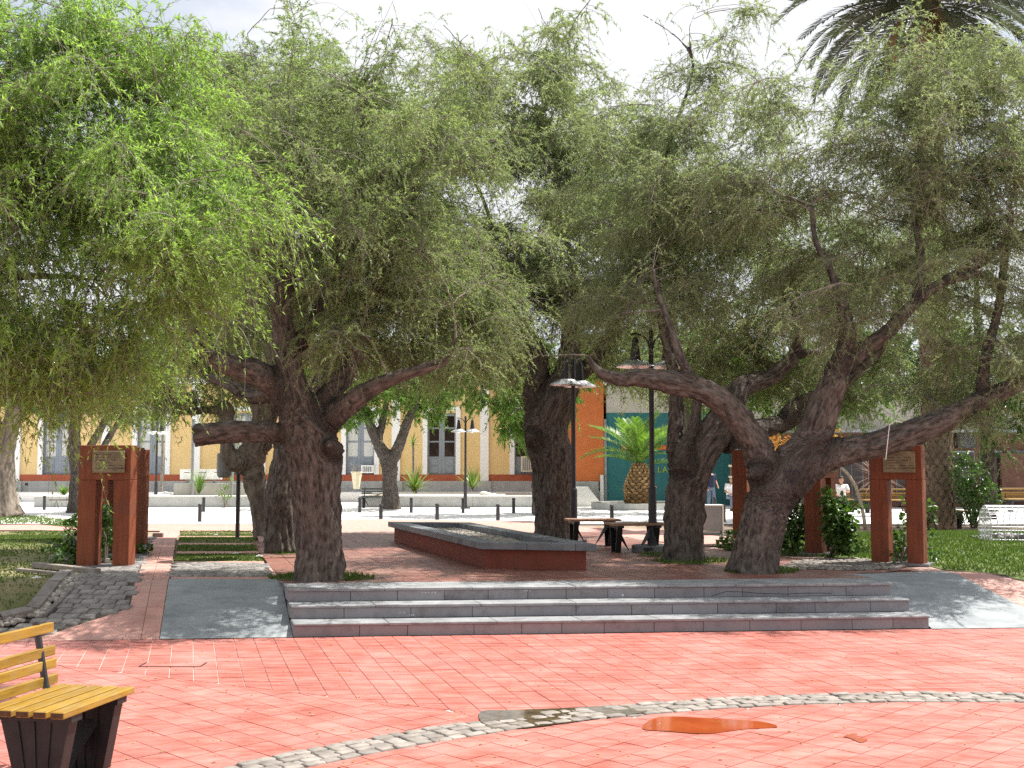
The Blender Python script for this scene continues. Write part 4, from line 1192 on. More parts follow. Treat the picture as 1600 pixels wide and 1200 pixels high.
def stone_bench():
    a = P(112, 799, 0.0); t = thing('plank_bench', 'thin plank bench on wire legs left of the front portals', 'bench', a)
    mb = MB(); mb.box(-0.8, 0.35, -0.2, 0.2, 0.42, 0.47); obj('plank', mb, M_TIMB, t)
    for x in (-0.6, 0.2):
        mb = MB(); mb.tube([(x - .12, 0, 0), (x, 0, 0.42), (x + .12, 0, 0)], 0.015, 5); obj('leg', mb, M_BLACK, t)
stone_bench()

def bin_box():
    p = G(1111, 836); t = thing('litter_bin', 'dark grey box litter bin with pale frame right of the leaning trunk', 'litter bin', p)
    mb = MB(); mb.cbox(-.20, .20, -.18, .18, .10, .60, .01); obj('box', mb, M_GREY, t)
    mb = MB(); mb.box(-.24, -.205, -.19, .19, 0, .63).box(.205, .24, -.19, .19, 0, .63).box(-.204, .204, -.19, .19, .602, .63); obj('frame', mb, M_CONCW, t)
    mb = MB(); mb.box(-.22, .22, -.2, .2, 0, .03); obj('foot', mb, M_STEP, t)
bin_box()
def sign_box():
    p = P(1151, 806, 0.0); t = thing('box_sign', 'cream framed box sign on a dark post before the teal wall', 'sign', p)
    mb = MB(); mb.tube([(0, 0, 0), (0, 0, 2.9)], 0.06, 8); obj('post', mb, M_GREY, t)
    mb = MB(); mb.box(-.26, .06, -.22, .0, 1.33, 1.40).box(-.26, .06, -.22, .0, 1.72, 1.79).box(0.0, .06, -.22, .0, 1.402, 1.718); obj('frame', mb, M_CREAM, t)
    mb = MB(); mb.box(-.22, -.01, -.18, -.03, 1.405, 1.715); obj('panel', mb, M_SHOP, t)
sign_box()
def pole_bin():
    p = P(371, 834, 0.42); p.z = hgt(p.x, p.y); t = thing('pole_sign', 'slim black pole carrying a grey round drum beside the pale stump', 'pole', p)
    mb = MB(); mb.tube([(0, 0, 0), (0, 0, 1.55)], 0.042, 10); obj('pole', mb, M_BLACK, t)
    mb = MB(); mb.lathe([(.11, 1.18), (.14, 1.22), (.15, 1.30), (.15, 1.62), (.14, 1.66)], (-0.28, 0, 0), 16); obj('drum', mb, M_GREY, t, smooth=False)
    mb = MB(); mb.box(-0.22, -0.02, -.03, .03, 1.38, 1.43); obj('bracket', mb, M_BLACK, t)
pole_bin()
def loose_brick():
    p = G(247, 840); mb = MB(); mb.cbox(-.10, .10, -.05, .05, 0, .09, .006); o = obj('loose_brick', mb, mat('old_brick', (0.13, 0.09, 0.08), (0.19, 0.14, 0.12), scale=12)); o.location = p; o.location.z += 0.004
    tag(o, 'single dark brick lying on the edge of the pink path', 'brick')
loose_brick()
def cage():
    p = G(1590, 842); t = thing('wire_cage', 'low arched white wire cage on the right lawn', 'cage', p, rz=R(-12))
    mb = MB(); r = 0.62; w = 0.007
    for i in range(15):
        x = -0.55 + 1.5 * i / 14
        mb.tube([(x, r * math.cos(a), 0.78 * r * math.sin(a) + .12) for a in [k * math.pi / 12 for k in range(13)]] , w, 4)
        for s in (-1, 1): mb.tube([(x, s * r, 0.0), (x, s * r, .12)], w, 4)
    for k in range(13):
        a = k * math.pi / 12
        mb.tube([(-0.55, r * math.cos(a), 0.78 * r * math.sin(a) + .12), (0.95, r * math.cos(a), 0.78 * r * math.sin(a) + .12)], w, 4)
    for k in range(11):
        y = -r + 2 * r * k / 10; h = 0.78 * math.sqrt(max(0, r * r - y * y)) + .12
        for x in (-0.55, 0.95): mb.tube([(x, y, 0), (x, y, h)], w, 4)
    for z in (.02, .12, .24, .36, .48):
        hw = r * math.sqrt(max(0, 1 - max(0, (z - .12) / (0.78 * r)) ** 2))
        for x in (-0.55, 0.95): mb.tube([(x, -hw, z), (x, hw, z)], w, 4)
    for s in (-1, 1): mb.tube([(-0.55, s * r, .02), (0.95, s * r, .02)], w, 4)
    obj('wire_mesh', mb, M_WIRE, t, kind='stuff')
    mb = MB()
    rnd = random.Random(4)
    for i in range(40):
        s = MB(); s.ball((0, 0, 0), 1, 6, 4); rr = rnd.uniform(.04, .09)
        M = Matrix.Translation((rnd.uniform(-.4, .8), rnd.uniform(-.4, .4), rr * .6)) @ Matrix.Diagonal((rr * 1.3, rr, rr * .8, 1)); mb.add([M @ Vector(v) for v in s.v], s.f)
    obj('stones', mb, M_COBBLE, t, kind='stuff', smooth=True)
    mb = MB(); mb.box(-0.7, 1.1, -0.72, 0.72, -0.03, 0.012); obj('slab', mb, M_STEP, t)
cage()
def crooked_staff():
    a = G(1352, 826); pts = [a + (D(px, py, a.y) - a) for px, py in ((1352, 827), (1350, 810), (1345, 785), (1337, 760), (1326, 742), (1313, 729))]
    o = obj('wooden_stake', MB().tube([p - a for p in pts], [.055, .052, .05, .046, .042, .036], 8), mat('bleached_wood', (0.36, 0.30, 0.22), (0.48, 0.42, 0.32), scale=9), smooth=True); o.location = a
    tag(o, 'bent bleached wooden stake curving up from the right lawn', 'stake')
crooked_staff()
def litter():
    # crumpled bottle on the steps, scraps on the grass
    d = ray(975, 934); p0 = ST(0, 0.62, 0.28); t = (p0.z - EYE) / d.z; p = Vector((0, 0, EYE)) + d * t
    th = thing('crumpled_bottle', 'crumpled clear and pink plastic bottle lying on the middle step', 'litter', p + Vector((0, 0, .003)), rz=0.15)
    mb = MB(); mb.lathe([(.012, -.11), (.03, -.10), (.028, -.05), (.033, -.02), (.024, .02), (.033, .05), (.015, .09), (.014, .12)], n=9)
    mb.v = [(v[2], v[0] + 0.006 * math.sin(v[2] * 60), v[1] + .03 + 0.004 * math.cos(v[2] * 70)) for v in mb.v]; mb.f = [tuple(reversed(f)) for f in mb.f]
    obj('body', mb, mat('clear_plastic', (0.62, 0.62, 0.68), (0.75, 0.72, 0.78), rough=.15, scale=20, spec=.6), th)
    mb = MB(); mb.lathe([(.031, -.045), (.035, -.04), (.035, .012), (.031, .016)], n=9); mb.v = [(v[2], v[0], v[1] + .03) for v in mb.v]; obj('wrapper', mb, mat('pink_wrapper', (.70, .25, .32)), th)
    for px, py, lab in ((405, 871, 'white paper scrap on the grass band nearest the cobbles'), (337, 837, 'white paper scrap on the farthest grass band'), (368, 866.5, 'small white scrap in the middle of the grass bands'),
                        (57, 905, 'white plastic wrapper lying on dirt by the channel'), (1366, 900, None)):
        if lab is None: continue
        p = G(px, py); mb = MB()
        for k in range(3): mb.box(-.045 + .03 * k, -.012 + .03 * k, -.03, .03, 0.004, .012 + .012 * (k % 2), Matrix.Rotation(0.4 * k, 4, 'Z'))
        o = obj('paper_scrap', mb, M_SIGNW); o.location = p + Vector((0, 0, .012)); tag(o, lab, 'litter')
litter()

# people far behind
def person(label, loc, rz, pose, shirt, trousers, cap=None):
    t = thing('person', label, 'person', loc, rz=rz)
    J = pose
    b = MB()
    b.tube([J['hip'] + Vector((0, 0, -.03)), J['hip'].lerp(J['neck'], .5), J['neck'] + Vector((0, 0, -.1)), J['neck'] + Vector((0, 0, -.02))], [.15, .145, .165, .07], 10)
    b.tube([J['neck'] + Vector((0, 0, -.08)), J['head']], [.055, .05], 8)
    b.ball(J['head'] + Vector((0, 0, .06)), .098, 10, 8, 1.25)
    b.ball(J['head'] + Vector((0, -.1, .05)), .022, 6, 4)
    for s in (-1, 1):
        k = 'r' if s > 0 else 'l'
        sh = J['neck'] + Vector((s * .19, 0, -.08))
        b.tube([J['neck'] + Vector((0, 0, -.09)), sh, J['elb' + k], J['hand' + k]], [.06, .058, .043, .03], 8)
        h = J['hand' + k]; dirv = (h - J['elb' + k]).normalized()
        b.tube([h, h + dirv * .09, h + dirv * .17], [.03, .038, .02], 6)
        hp = J['hip'] + Vector((s * .09, 0, 0))
        b.tube([hp, J['knee' + k], J['foot' + k]], [.088, .06, .042], 8)
        b.tube([J['foot' + k] + Vector((0, .05, -.03)), J['foot' + k] + Vector((0, -.17, -.045))], [.045, .035], 6)
    me = remesh(b, 0.022, 3); body = link('body', me, M_SKIN, t, smooth=True)
    c = MB(); c.tube([J['hip'] + Vector((0, 0, -.06)), J['hip'].lerp(J['neck'], .5), J['neck'] + Vector((0, 0, -.11)), J['neck'] + Vector((0, 0, -.05))], [.168, .163, .182, .10], 10)
    for s in (-1, 1):
        k = 'r' if s > 0 else 'l'; sh = J['neck'] + Vector((s * .19, 0, -.08))
        c.tube([J['neck'] + Vector((0, 0, -.1)), sh, sh.lerp(J['elb' + k], .75)], [.08, .075, .062], 8)
    link('shirt', remesh(c, 0.025, 3), shirt, t, smooth=True)
    c = MB(); c.tube([J['hip'] + Vector((0, 0, -.1)), J['hip'] + Vector((0, 0, .05))], [.165, .165], 10)
    for s in (-1, 1):
        k = 'r' if s > 0 else 'l'; hp = J['hip'] + Vector((s * .09, 0, 0))
        c.tube([hp, J['knee' + k], J['knee' + k].lerp(J['foot' + k], .9)], [.10, .078, .066], 8)
    link('trousers', remesh(c, 0.025, 3), trousers, t, smooth=True)
    c = MB(); c.ball(J['head'] + Vector((0, .018, .09)), .104, 10, 8, 1.15)
    c.v = [v for v in c.v]; h = obj('hair' if cap is None else 'cap', c, cap or M_HAIR, t, smooth=True)
    for s in (-1, 1):
        k = 'r' if s > 0 else 'l'; c = MB(); c.tube([J['foot' + k] + Vector((0, .06, -.035)), J['foot' + k] + Vector((0, -.10, -.03)), J['foot' + k] + Vector((0, -.19, -.045))], [.055, .05, .035], 7); obj('shoe', c, M_BLACK if cap is None else M_SIGNW, t, smooth=True)
    return t
V3 = Vector
STAND = dict(hip=V3((0, 0, .92)), neck=V3((0, 0, 1.47)), head=V3((0, -.02, 1.55)), elbl=V3((-.27, .03, 1.12)), elbr=V3((.27, .03, 1.12)), handl=V3((-.24, -.1, .88)), handr=V3((.22, -.16, .95)),
             kneel=V3((-.11, -.03, .48)), kneer=V3((.12, -.02, .48)), footl=V3((-.12, .02, .08)), footr=V3((.15, .0, .08)))
SIT = dict(hip=V3((0, 0, .55)), neck=V3((0, -.10, 1.08)), head=V3((0, -.15, 1.16)), elbl=V3((-.27, -.16, .74)), elbr=V3((.27, -.2, .78)), handl=V3((-.12, -.42, .66)), handr=V3((.1, -.40, .78)),
           kneel=V3((-.13, -.46, .52)), kneer=V3((.14, -.46, .52)), footl=V3((-.14, -.44, .08)), footr=V3((.17, -.48, .08)))
p = P(1111, 796, 0.0); person('standing person in pale blue jeans half hidden behind a leaning trunk', p, 0.4, STAND, M_NAVY, M_JEAN)
p = P(1143, 799, 0.0); person('seated person in jeans on the tan bench before the teal wall', p + V3((0, .2, .02)), 0.2, SIT, M_WSHIRT, M_JEAN)
p = P(1318, 803, 0.0); person('seated person in white shirt beside the bent wooden stake', p + V3((0, .2, .02)), -0.3, SIT, M_WSHIRT, M_NAVY)
p = P(1244, 803, 0.0); person('seated person with a red cap behind the leafy vine', p + V3((0, .2, .02)), 0.9, SIT, M_NAVY, M_NAVY, M_REDC)

# ------------------------------------------------------------------ trees
def rings(Pts, Rad, sides):                      # many tubes at once: Pts (N,K,3), Rad (N,K)
    N, K, _ = Pts.shape
    T = np.gradient(Pts, axis=1); T /= np.linalg.norm(T, axis=2, keepdims=True) + 1e-9
    ref = np.where(np.abs(T[..., 2:3]) < 0.9, np.array([[[0, 0, 1.0]]]), np.array([[[1.0, 0, 0]]]))
    A = np.cross(T, ref); A /= np.linalg.norm(A, axis=2, keepdims=True) + 1e-9
    B = np.cross(T, A)
    ang = np.arange(sides) * 2 * np.pi / sides
    V = Pts[:, :, None, :] + (A[:, :, None, :] * np.cos(ang)[None, None, :, None] + B[:, :, None, :] * np.sin(ang)[None, None, :, None]) * Rad[:, :, None, None]
    idx = np.arange(N * K * sides).reshape(N, K, sides)
    a = idx[:, :-1, :]; b = np.roll(a, -1, axis=2); d = idx[:, 1:, :]; c = np.roll(d, -1, axis=2)
    return V.reshape(-1, 3), np.stack([a, b, c, d], axis=-1).reshape(-1, 4)

def bark_surface(me, segs, amp=1.0, voxel=0.02, flute=1.0):
    n = len(me.vertices)
    V = np.empty(n * 3, np.float32); me.vertices.foreach_get('co', V); V = V.reshape(-1, 3).astype(np.float64)
    N = np.empty(n * 3, np.float32); me.vertices.foreach_get('normal', N); N = N.reshape(-1, 3)
    A = np.array([s[0] for s in segs]); B = np.array([s[1] for s in segs]); Rr = np.array([s[2] for s in segs])
    AB = B - A; L2 = (AB ** 2).sum(1) + 1e-9
    cum = np.zeros(len(segs)); acc = 0.0           # running length along each limb
    for k in range(len(segs)):
        if k and np.linalg.norm(np.asarray(segs[k][0]) - np.asarray(segs[k - 1][1])) > 1e-6: acc += 3.7
        cum[k] = acc; acc += math.sqrt(L2[k])
    E1 = np.zeros_like(A); E2 = np.zeros_like(A); prev = None
    for k in range(len(segs)):
        dk = AB[k] / math.sqrt(L2[k])
        if k == 0 or np.linalg.norm(np.asarray(segs[k][0]) - np.asarray(segs[k - 1][1])) > 1e-6: prev = np.array([1.0, 0.0, 0.0])
        e = prev - dk * prev.dot(dk)
        if np.linalg.norm(e) < .1: e = np.array([0, 1.0, 0]) - dk * dk[1]
        e /= np.linalg.norm(e); prev = e; E1[k] = e; E2[k] = np.cross(dk, e)
    S = np.zeros((n, 3)); S2 = np.zeros((n, 3)); rad = np.zeros(n)
    KV = np.array([0.61, 0.52, 0.60])
    for i0 in range(0, n, 20000):
        v = V[i0:i0 + 20000]
        t = np.clip(((v[:, None, :] - A[None]) * AB[None]).sum(2) / L2[None], 0, 1)
        C = A[None] + t[..., None] * AB[None]; per_ = v[:, None, :] - C
        dist = np.linalg.norm(per_, axis=2) / Rr[None]
        w = 1 / (dist ** 8 + 1e-5); w /= w.sum(1, keepdims=True)
        ln_ = (w * (cum[None] + t * np.sqrt(L2)[None])).sum(1)
        p1 = (w * (per_ * E1[None]).sum(2)).sum(1); p2 = (w * (per_ * E2[None]).sum(2)).sum(1); S[i0:i0 + 20000] = np.stack([p1, p2, ln_ * 0.15], axis=1); S2[i0:i0 + 20000] = np.stack([p1, p2, ln_ * 0.30], axis=1)
        rad[i0:i0 + 20000] = (w * Rr[None]).sum(1)
    disp = np.empty(n)
    for i in range(n):
        s = S[i]; s2 = S2[i]; p = V[i]; k = min(1.0, rad[i] / 0.20)
        r1 = 1 - abs(mnoise.noise(Vector(s * 8.0))) * 2
        r2 = 1 - abs(mnoise.noise(Vector(s2 * 15.0))) * 2
        r3 = mnoise.noise(Vector(p * 17.0))
        lump = mnoise.noise(Vector(s * 3.0 + p * 1.2)) * 0.05 + max(0, mnoise.noise(Vector(p * 4.5 + 9.0)) - 0.30) * 0.10
        disp[i] = flute * k * (0.026 * (r1 - 0.5)) + k * lump * .8 + min(1, rad[i] / 0.09) * (0.014 * (r2 - 0.5) + 0.010 * r3)
    V2 = V + N * (disp * amp)[:, None]
    me.vertices.foreach_set('co', V2.astype(np.float32).ravel())
    a = me.attributes.new('bark', 'FLOAT_VECTOR', 'POINT'); a.data.foreach_set('vector', S2.astype(np.float32).ravel())
    me.update(); me.shade_smooth()

SPRAYS = {}
def spray_meshes(lm, ll, lw, droop, n=4):
    key = (lm.name, ll, lw, droop)
    if key in SPRAYS: return SPRAYS[key]
    out = []
    for q in range(n):
        rng = np.random.default_rng(100 + q); L = 1.35
        s = np.linspace(0, 1, 8)
        main = np.stack([L * s, 0.10 * np.sin(s * 3 + q), 0.22 * L * s - 0.42 * L * s ** 2 * (0.6 + droop * .5)], axis=1) + np.cumsum(rng.normal(size=(8, 3)) * .02, axis=0)
        m = 20; t = rng.uniform(0.12, 1.0, m); i = np.clip((t * 7).astype(int), 0, 6); f = (t * 7 - i)[:, None]
        p = main[i] * (1 - f) + main[i + 1] * f; tg = main[i + 1] - main[i]; tg /= np.linalg.norm(tg, axis=1, keepdims=True)
        dd = tg * .7 + rng.normal(size=(m, 3)) * np.array([.3, .8, .45]); dd /= np.linalg.norm(dd, axis=1, keepdims=True)
        l2 = rng.uniform(.2, .5, m); ss = np.linspace(0, 1, 4)
        P2 = p[:, None, :] + dd[:, None, :] * (l2[:, None] * ss)[..., None]; P2[:, :, 2] -= (droop * .5 * l2)[:, None] * ss ** 2
        ns = 58; k = rng.integers(0, m, ns); tt = rng.uniform(.15, 1, ns)[:, None]
        p0 = P2[k, 0] * (1 - tt) + P2[k, 3] * tt
        d = dd[k] * .6 + rng.normal(size=(ns, 3)) * .6; d[:, 2] = d[:, 2] * .6 + .1; d /= np.linalg.norm(d, axis=1, keepdims=True)
        ln = rng.uniform(.18, .42, ns); dr = droop * rng.uniform(.3, 1.3, ns); s3 = np.linspace(0, 1, 3)
        P3 = p0[:, None, :] + d[:, None, :] * (ln[:, None] * s3)[..., None]; P3[:, :, 2] -= (dr * ln)[:, None] * s3 ** 2 * 1.3
        V, F, mi, T = [], [], [], []
        for PP, RR, sd in ((main[None], np.linspace(.009, .003, 8)[None], 4), (P2, np.tile(np.linspace(.0042, .002, 4), (m, 1)), 3), (P3, np.tile(np.linspace(.0026, .0012, 3), (ns, 1)), 3)):
            v, fq = rings(PP, RR, sd); o = len(V); V += [tuple(x) for x in v]; F += [tuple(int(b) + o for b in x) for x in fq]; mi += [0] * len(fq); T += [0.0] * len(v)
        per = 27; sl = rng.uniform(.06, 1, (ns, per))
        b = p0[:, None, :] + d[:, None, :] * (ln[:, None] * sl)[..., None]; b[:, :, 2] -= (dr * ln)[:, None] * sl ** 2 * 1.3
        tn = d[:, None, :] * np.ones((1, per, 1)); tn[:, :, 2] -= dr[:, None] * sl * 2; tn /= np.linalg.norm(tn, axis=2, keepdims=True)
        ld = tn * .75 + rng.normal(size=(ns, per, 3)) * .55; ld[:, :, 2] -= .15; ld /= np.linalg.norm(ld, axis=2, keepdims=True)
        sdv = np.cross(ld, rng.normal(size=(ns, per, 3)) + np.array([0, 0, 1.2])); sdv /= np.linalg.norm(sdv, axis=2, keepdims=True)
        lL = ll * rng.uniform(.6, 1.25, (ns, per, 1)); lW = lw * rng.uniform(.75, 1.25, (ns, per, 1))
        LV = np.stack([b - sdv * lW * .5 + ld * lL * .12, b + sdv * lW * .5 + ld * lL * .12, b + ld * lL], axis=2).reshape(-1, 3)
        tint = np.repeat(np.clip(rng.random((ns, 1)) * .55 + rng.random((ns, per)) * .5, 0, 1).ravel(), 3)
        o = len(V); V += [tuple(x) for x in LV]; nl = ns * per; F += [(o + 3 * j, o + 3 * j + 1, o + 3 * j + 2) for j in range(nl)]; mi += [1] * nl; T += list(tint)
        me = bpy.data.meshes.new('leafy_branch'); me.from_pydata(V, [], F); me.update()
        me.materials.append(M_TWIG); me.materials.append(lm); me.polygons.foreach_set('material_index', mi)
        at = me.attributes.new('tint', 'FLOAT', 'POINT'); at.data.foreach_set('value', np.array(T, dtype=np.float32))
        out.append(me)
    SPRAYS[key] = out
    return out
CLEAR = []                                        # pruned room round the lamp heads: (point, point, radius)
def clear_mask(Q, extra=0.0):
    keep = np.ones(len(Q), bool)
    for a, b, r in CLEAR:
        a, b = np.array(a), np.array(b); ab = b - a; t = np.clip(((Q - a) @ ab) / (ab @ ab), 0, 1)
        keep &= np.linalg.norm(Q - (a + t[:, None] * ab), axis=1) > r + extra
    return keep
for i_, o_ in enumerate([o for o in bpy.data.objects if o.name.startswith('street_lamp')]):
    sc_ = o_.scale[0]; h_ = Vector(o_.location) + Vector((0, 0, 3.2 * sc_))
    if o_.location.y < 30 and o_.location.x > -1.5: CLEAR.append((tuple(h_), tuple(h_ + (Vector((0, 0, EYE)) - h_).normalized() * (h_.y - 12.6)), 0.42 * sc_))
def make_tree(name, label, D0, limbs, ells, n2=70, n3=500, leaves=90000, per=26, ll=0.055, lw=0.012, droop=0.6, slen=(0.22, 0.55),
              lm=None, seed=1, voxel=0.022, bark=None, strands=True, spray=0, spray_s=1.0, flute=1.0, base=None, group=None, cat='tree', inner=0.55, twig_r=1.0):
    rng = np.random.default_rng(seed); random.seed(seed)
    W = []                                        # limbs in world space
    for l in limbs:
        pts = []
        for p in l:
            px, py, dd, r = p
            pts.append((np.array(D(px, py, D0 + dd)), r * (D0 + dd) / F_PX))
        W.append(pts)
    b0 = W[0][0][0].copy()
    root = thing(name, label, cat, tuple(b0), group)
    mb = MB(); segs = []
    for pts in W:
        # smooth the polyline with a Catmull-Rom pass
        P3 = [p for p, _ in pts]; Rr = [r for _, r in pts]; SP_, SR = [], []
        for i in range(len(P3) - 1):
            a, b, c, d = P3[max(i - 1, 0)], P3[i], P3[i + 1], P3[min(i + 2, len(P3) - 1)]
            for t in (0, 0.33, 0.66):
                SP_.append(0.5 * ((2 * b) + (c - a) * t + (2 * a - 5 * b + 4 * c - d) * t * t + (3 * b - a - 3 * c + d) * t ** 3))
                SR.append(Rr[i] + (Rr[i + 1] - Rr[i]) * t)
        SP_.append(P3[-1]); SR.append(Rr[-1])
        mb.tube([Vector(p) for p in SP_], SR, 12)
        for i in range(len(SP_) - 1): segs.append((SP_[i], SP_[i + 1], max(0.02, (SR[i] + SR[i + 1]) / 2)))
    me = remesh(mb, voxel, 5)
    bark_surface(me, segs, voxel=voxel, flute=flute)
    for v in me.vertices: v.co -= Vector(b0)
    link('trunk', me, bark or M_BARK, root)
    # skeleton nodes
    nodes, nrad = [], []
    for li, pts in enumerate(W):
        for i in range(len(pts) - 1):
            for t in np.linspace(0, 1, 6)[:-1]:
                p = pts[i][0] * (1 - t) + pts[i + 1][0] * t
                if li == 0 and p[2] < b0[2] + 1.3: continue
                nodes.append(p); nrad.append(pts[i][1] * (1 - t) + pts[i + 1][1] * t)
        nodes.append(pts[-1][0]); nrad.append(pts[-1][1])
    E = []
    for e in ells:
        px, py, d, rx, ry, rz = e[:6]; w = e[6] if len(e) > 6 else 1.0
        c = np.array(D(px, py, d)); s = d / F_PX
        E.append((c, np.array([rx * s, rz, ry * s]), w * rx * s * ry * s * rz))
    wts = np.array([e[2] for e in E]); wts /= wts.sum()
    cen = sum(e[0] * w for e, w in zip(E, wts))
    def sample(n, pw):
        k = rng.choice(len(E), n, p=wts)
        u = rng.normal(size=(n, 3)); u /= np.linalg.norm(u, axis=1, keepdims=True)
        r = rng.random(n) ** pw
        c = np.array([e[0] for e in E])[k]; s = np.array([e[1] for e in E])[k]
        return c + u * s * r[:, None]
    NA = np.zeros((60000, 3)); NR = np.zeros(60000); cnt = len(nodes)
    NA[:cnt] = nodes; NR[:cnt] = nrad
    tgt = sample(n2, 0.34); tgt = tgt[np.argsort(np.linalg.norm(tgt - cen, axis=1))]
    P2, R2 = [], []; K2 = 9
    for t in tgt:
        dv = NA[:cnt] - t; dist = np.linalg.norm(dv, axis=1) + 0.9 * np.maximum(0, dv[:, 2]) + 0.4 * (NR[:cnt] < 0.012)
        j = int(np.argmin(dist)); p0 = NA[j]; L = np.linalg.norm(t - p0)
        if L < 0.15: continue
        mid = p0 * 0.5 + t * 0.5 + np.array([0, 0, 0.16 * L]) + rng.normal(size=3) * 0.10 * L
        s = np.linspace(0, 1, K2)[:, None]
        pts = p0 * (1 - s) ** 2 + 2 * mid * s * (1 - s) + t * s ** 2
        pts[1:] += np.cumsum(rng.normal(size=(K2 - 1, 3)) * 0.018 * L ** 0.5, axis=0) * 0.8
        r0 = min(0.6 * NR[j] + 0.003, (0.006 + 0.009 * L) * twig_r); rr = np.linspace(r0, 0.004 * twig_r, K2)
        P2.append(pts); R2.append(rr)
        NA[cnt:cnt + K2 - 2] = pts[2:]; NR[cnt:cnt + K2 - 2] = rr[2:]; cnt += K2 - 2
    P2, R2 = np.array(P2), np.array(R2)
    V, F = rings(P2, R2, 5)
    o = np_mesh('branches', V, F, M_TWIG if twig_r <= 1 else M_BARK, root, 'stuff', smooth=True, off=b0)
    tgt = sample(n3, inner); P3_, R3 = [], []; K3 = 6
    for t in tgt:
        dv = NA[:cnt] - t; dist = np.linalg.norm(dv, axis=1) + 0.5 * np.maximum(0, dv[:, 2])
        j = int(np.argmin(dist)); p0 = NA[j]; L = np.linalg.norm(t - p0)
        if L < 0.05: continue
        if L > 1.5: t = p0 + (t - p0) * 1.5 / L; L = 1.5
        mid = p0 * 0.5 + t * 0.5 + np.array([0, 0, 0.18 * L]) + rng.normal(size=3) * 0.08 * L
        s = np.linspace(0, 1, K3)[:, None]
        pts = p0 * (1 - s) ** 2 + 2 * mid * s * (1 - s) + t * s ** 2
        P3_.append(pts); R3.append(np.linspace(min(NR[j] * .8, 0.0055), 0.002, K3) * twig_r)
    P3_, R3 = np.array(P3_), np.array(R3)
    V, F = rings(P3_, R3, 3)
    crown = np_mesh('twigs', V, F, M_TWIG, root, 'stuff', off=b0)
    # leafy strands
    leaves = int(leaves * (0.50 if spray else 1))
    ns = max(1, leaves // per)
    pool = np.concatenate([P3_[:, 1:].reshape(-1, 3), P2[:, 4:].reshape(-1, 3)]); tpool = np.concatenate([np.gradient(P3_, axis=1)[:, 1:].reshape(-1, 3), np.gradient(P2, axis=1)[:, 4:].reshape(-1, 3)])
    tpool /= np.linalg.norm(tpool, axis=1, keepdims=True) + 1e-9
    j = rng.integers(0, len(pool), ns); p0 = pool[j] + rng.normal(size=(ns, 3)) * 0.015
    out = p0 - cen; out /= np.linalg.norm(out, axis=1, keepdims=True) + 1e-9
    d = rng.normal(size=(ns, 3)) * 0.75 + out * 0.35 + tpool[j] * 0.6; d[:, 2] = d[:, 2] * 0.6 + 0.15
    d /= np.linalg.norm(d, axis=1, keepdims=True) + 1e-9
    L = rng.uniform(slen[0], slen[1], ns)
    if spray:
        kp = clear_mask(p0, .12); p0 = p0[kp]; d = d[kp]; j = j[kp]; L = L[kp]; ns = len(p0)
    dr = droop * rng.uniform(0.3, 1.3, ns)
    s = np.linspace(0, 1, 3)
    SPt = p0[:, None, :] + d[:, None, :] * (L[:, None] * s[None])[..., None]
    SPt[:, :, 2] -= (dr * L)[:, None] * (s ** 2)[None] * 1.3
    if strands:
        V, F = rings(SPt, np.tile(np.linspace(0.0028, 0.0012, 3), (ns, 1)) * twig_r, 3)
        np_mesh('sprigs', V, F, M_TWIG, root, 'stuff', off=b0)
    sl = rng.uniform(0.08, 1.0, (ns, per))
    base_ = p0[:, None, :] + d[:, None, :] * (L[:, None] * sl)[..., None]
    base_[:, :, 2] -= (dr * L)[:, None] * sl ** 2 * 1.3
    tang = d[:, None, :] * np.ones((1, per, 1)); tang[:, :, 2] -= dr[:, None] * sl * 2.0
    tang /= np.linalg.norm(tang, axis=2, keepdims=True)
    ld = tang * 0.75 + rng.normal(size=(ns, per, 3)) * 0.55; ld[:, :, 2] -= 0.15
    ld /= np.linalg.norm(ld, axis=2, keepdims=True) + 1e-9
    side = np.cross(ld, rng.normal(size=(ns, per, 3)) + np.array([0, 0, 1.2])); side /= np.linalg.norm(side, axis=2, keepdims=True) + 1e-9
    nrm = np.cross(side, ld)
    lL = ll * rng.uniform(0.6, 1.25, (ns, per, 1)); lW = lw * rng.uniform(0.75, 1.25, (ns, per, 1))
    midp = base_ + ld * lL * 0.45 + nrm * lL * 0.06
    LV = np.stack([base_ - side * lW * .5 + ld * lL * .12, base_ + side * lW * .5 + ld * lL * .12, base_ + ld * lL - nrm * lL * 0.10], axis=2).reshape(-1, 3)
    LF = np.arange(len(LV), dtype=np.int32).reshape(-1, 3)
    tint = np.clip(rng.random((ns, 1)) * 0.55 + rng.random((ns, per)) * 0.5, 0, 1)
    np_mesh('crown', LV, LF, lm or L_B, root, 'stuff', tint=np.repeat(tint.ravel(), 3), off=b0)
    if spray:
        ms = spray_meshes(lm or L_B, ll, lw, droop); jj = rng.integers(0, len(pool), spray * 2); Q = pool[jj]; Q = Q[clear_mask(Q, .55)][:spray]
        for q in Q:
            o_ = q - cen; az = math.atan2(o_[1], o_[0]) + rng.normal() * .8; pt = rng.normal() * .30 - .05; s = rng.uniform(.6, 1.05) * spray_s
            M = Matrix.Translation(Vector(q - b0)) @ Matrix.Rotation(az, 4, 'Z') @ Matrix.Rotation(pt, 4, 'Y') @ Matrix.Diagonal((s, s, s, 1)) @ Matrix.Translation((-.7, 0, 0))
            piece('leafy_branch', ms[rng.integers(0, len(ms))], root, M)
    return root

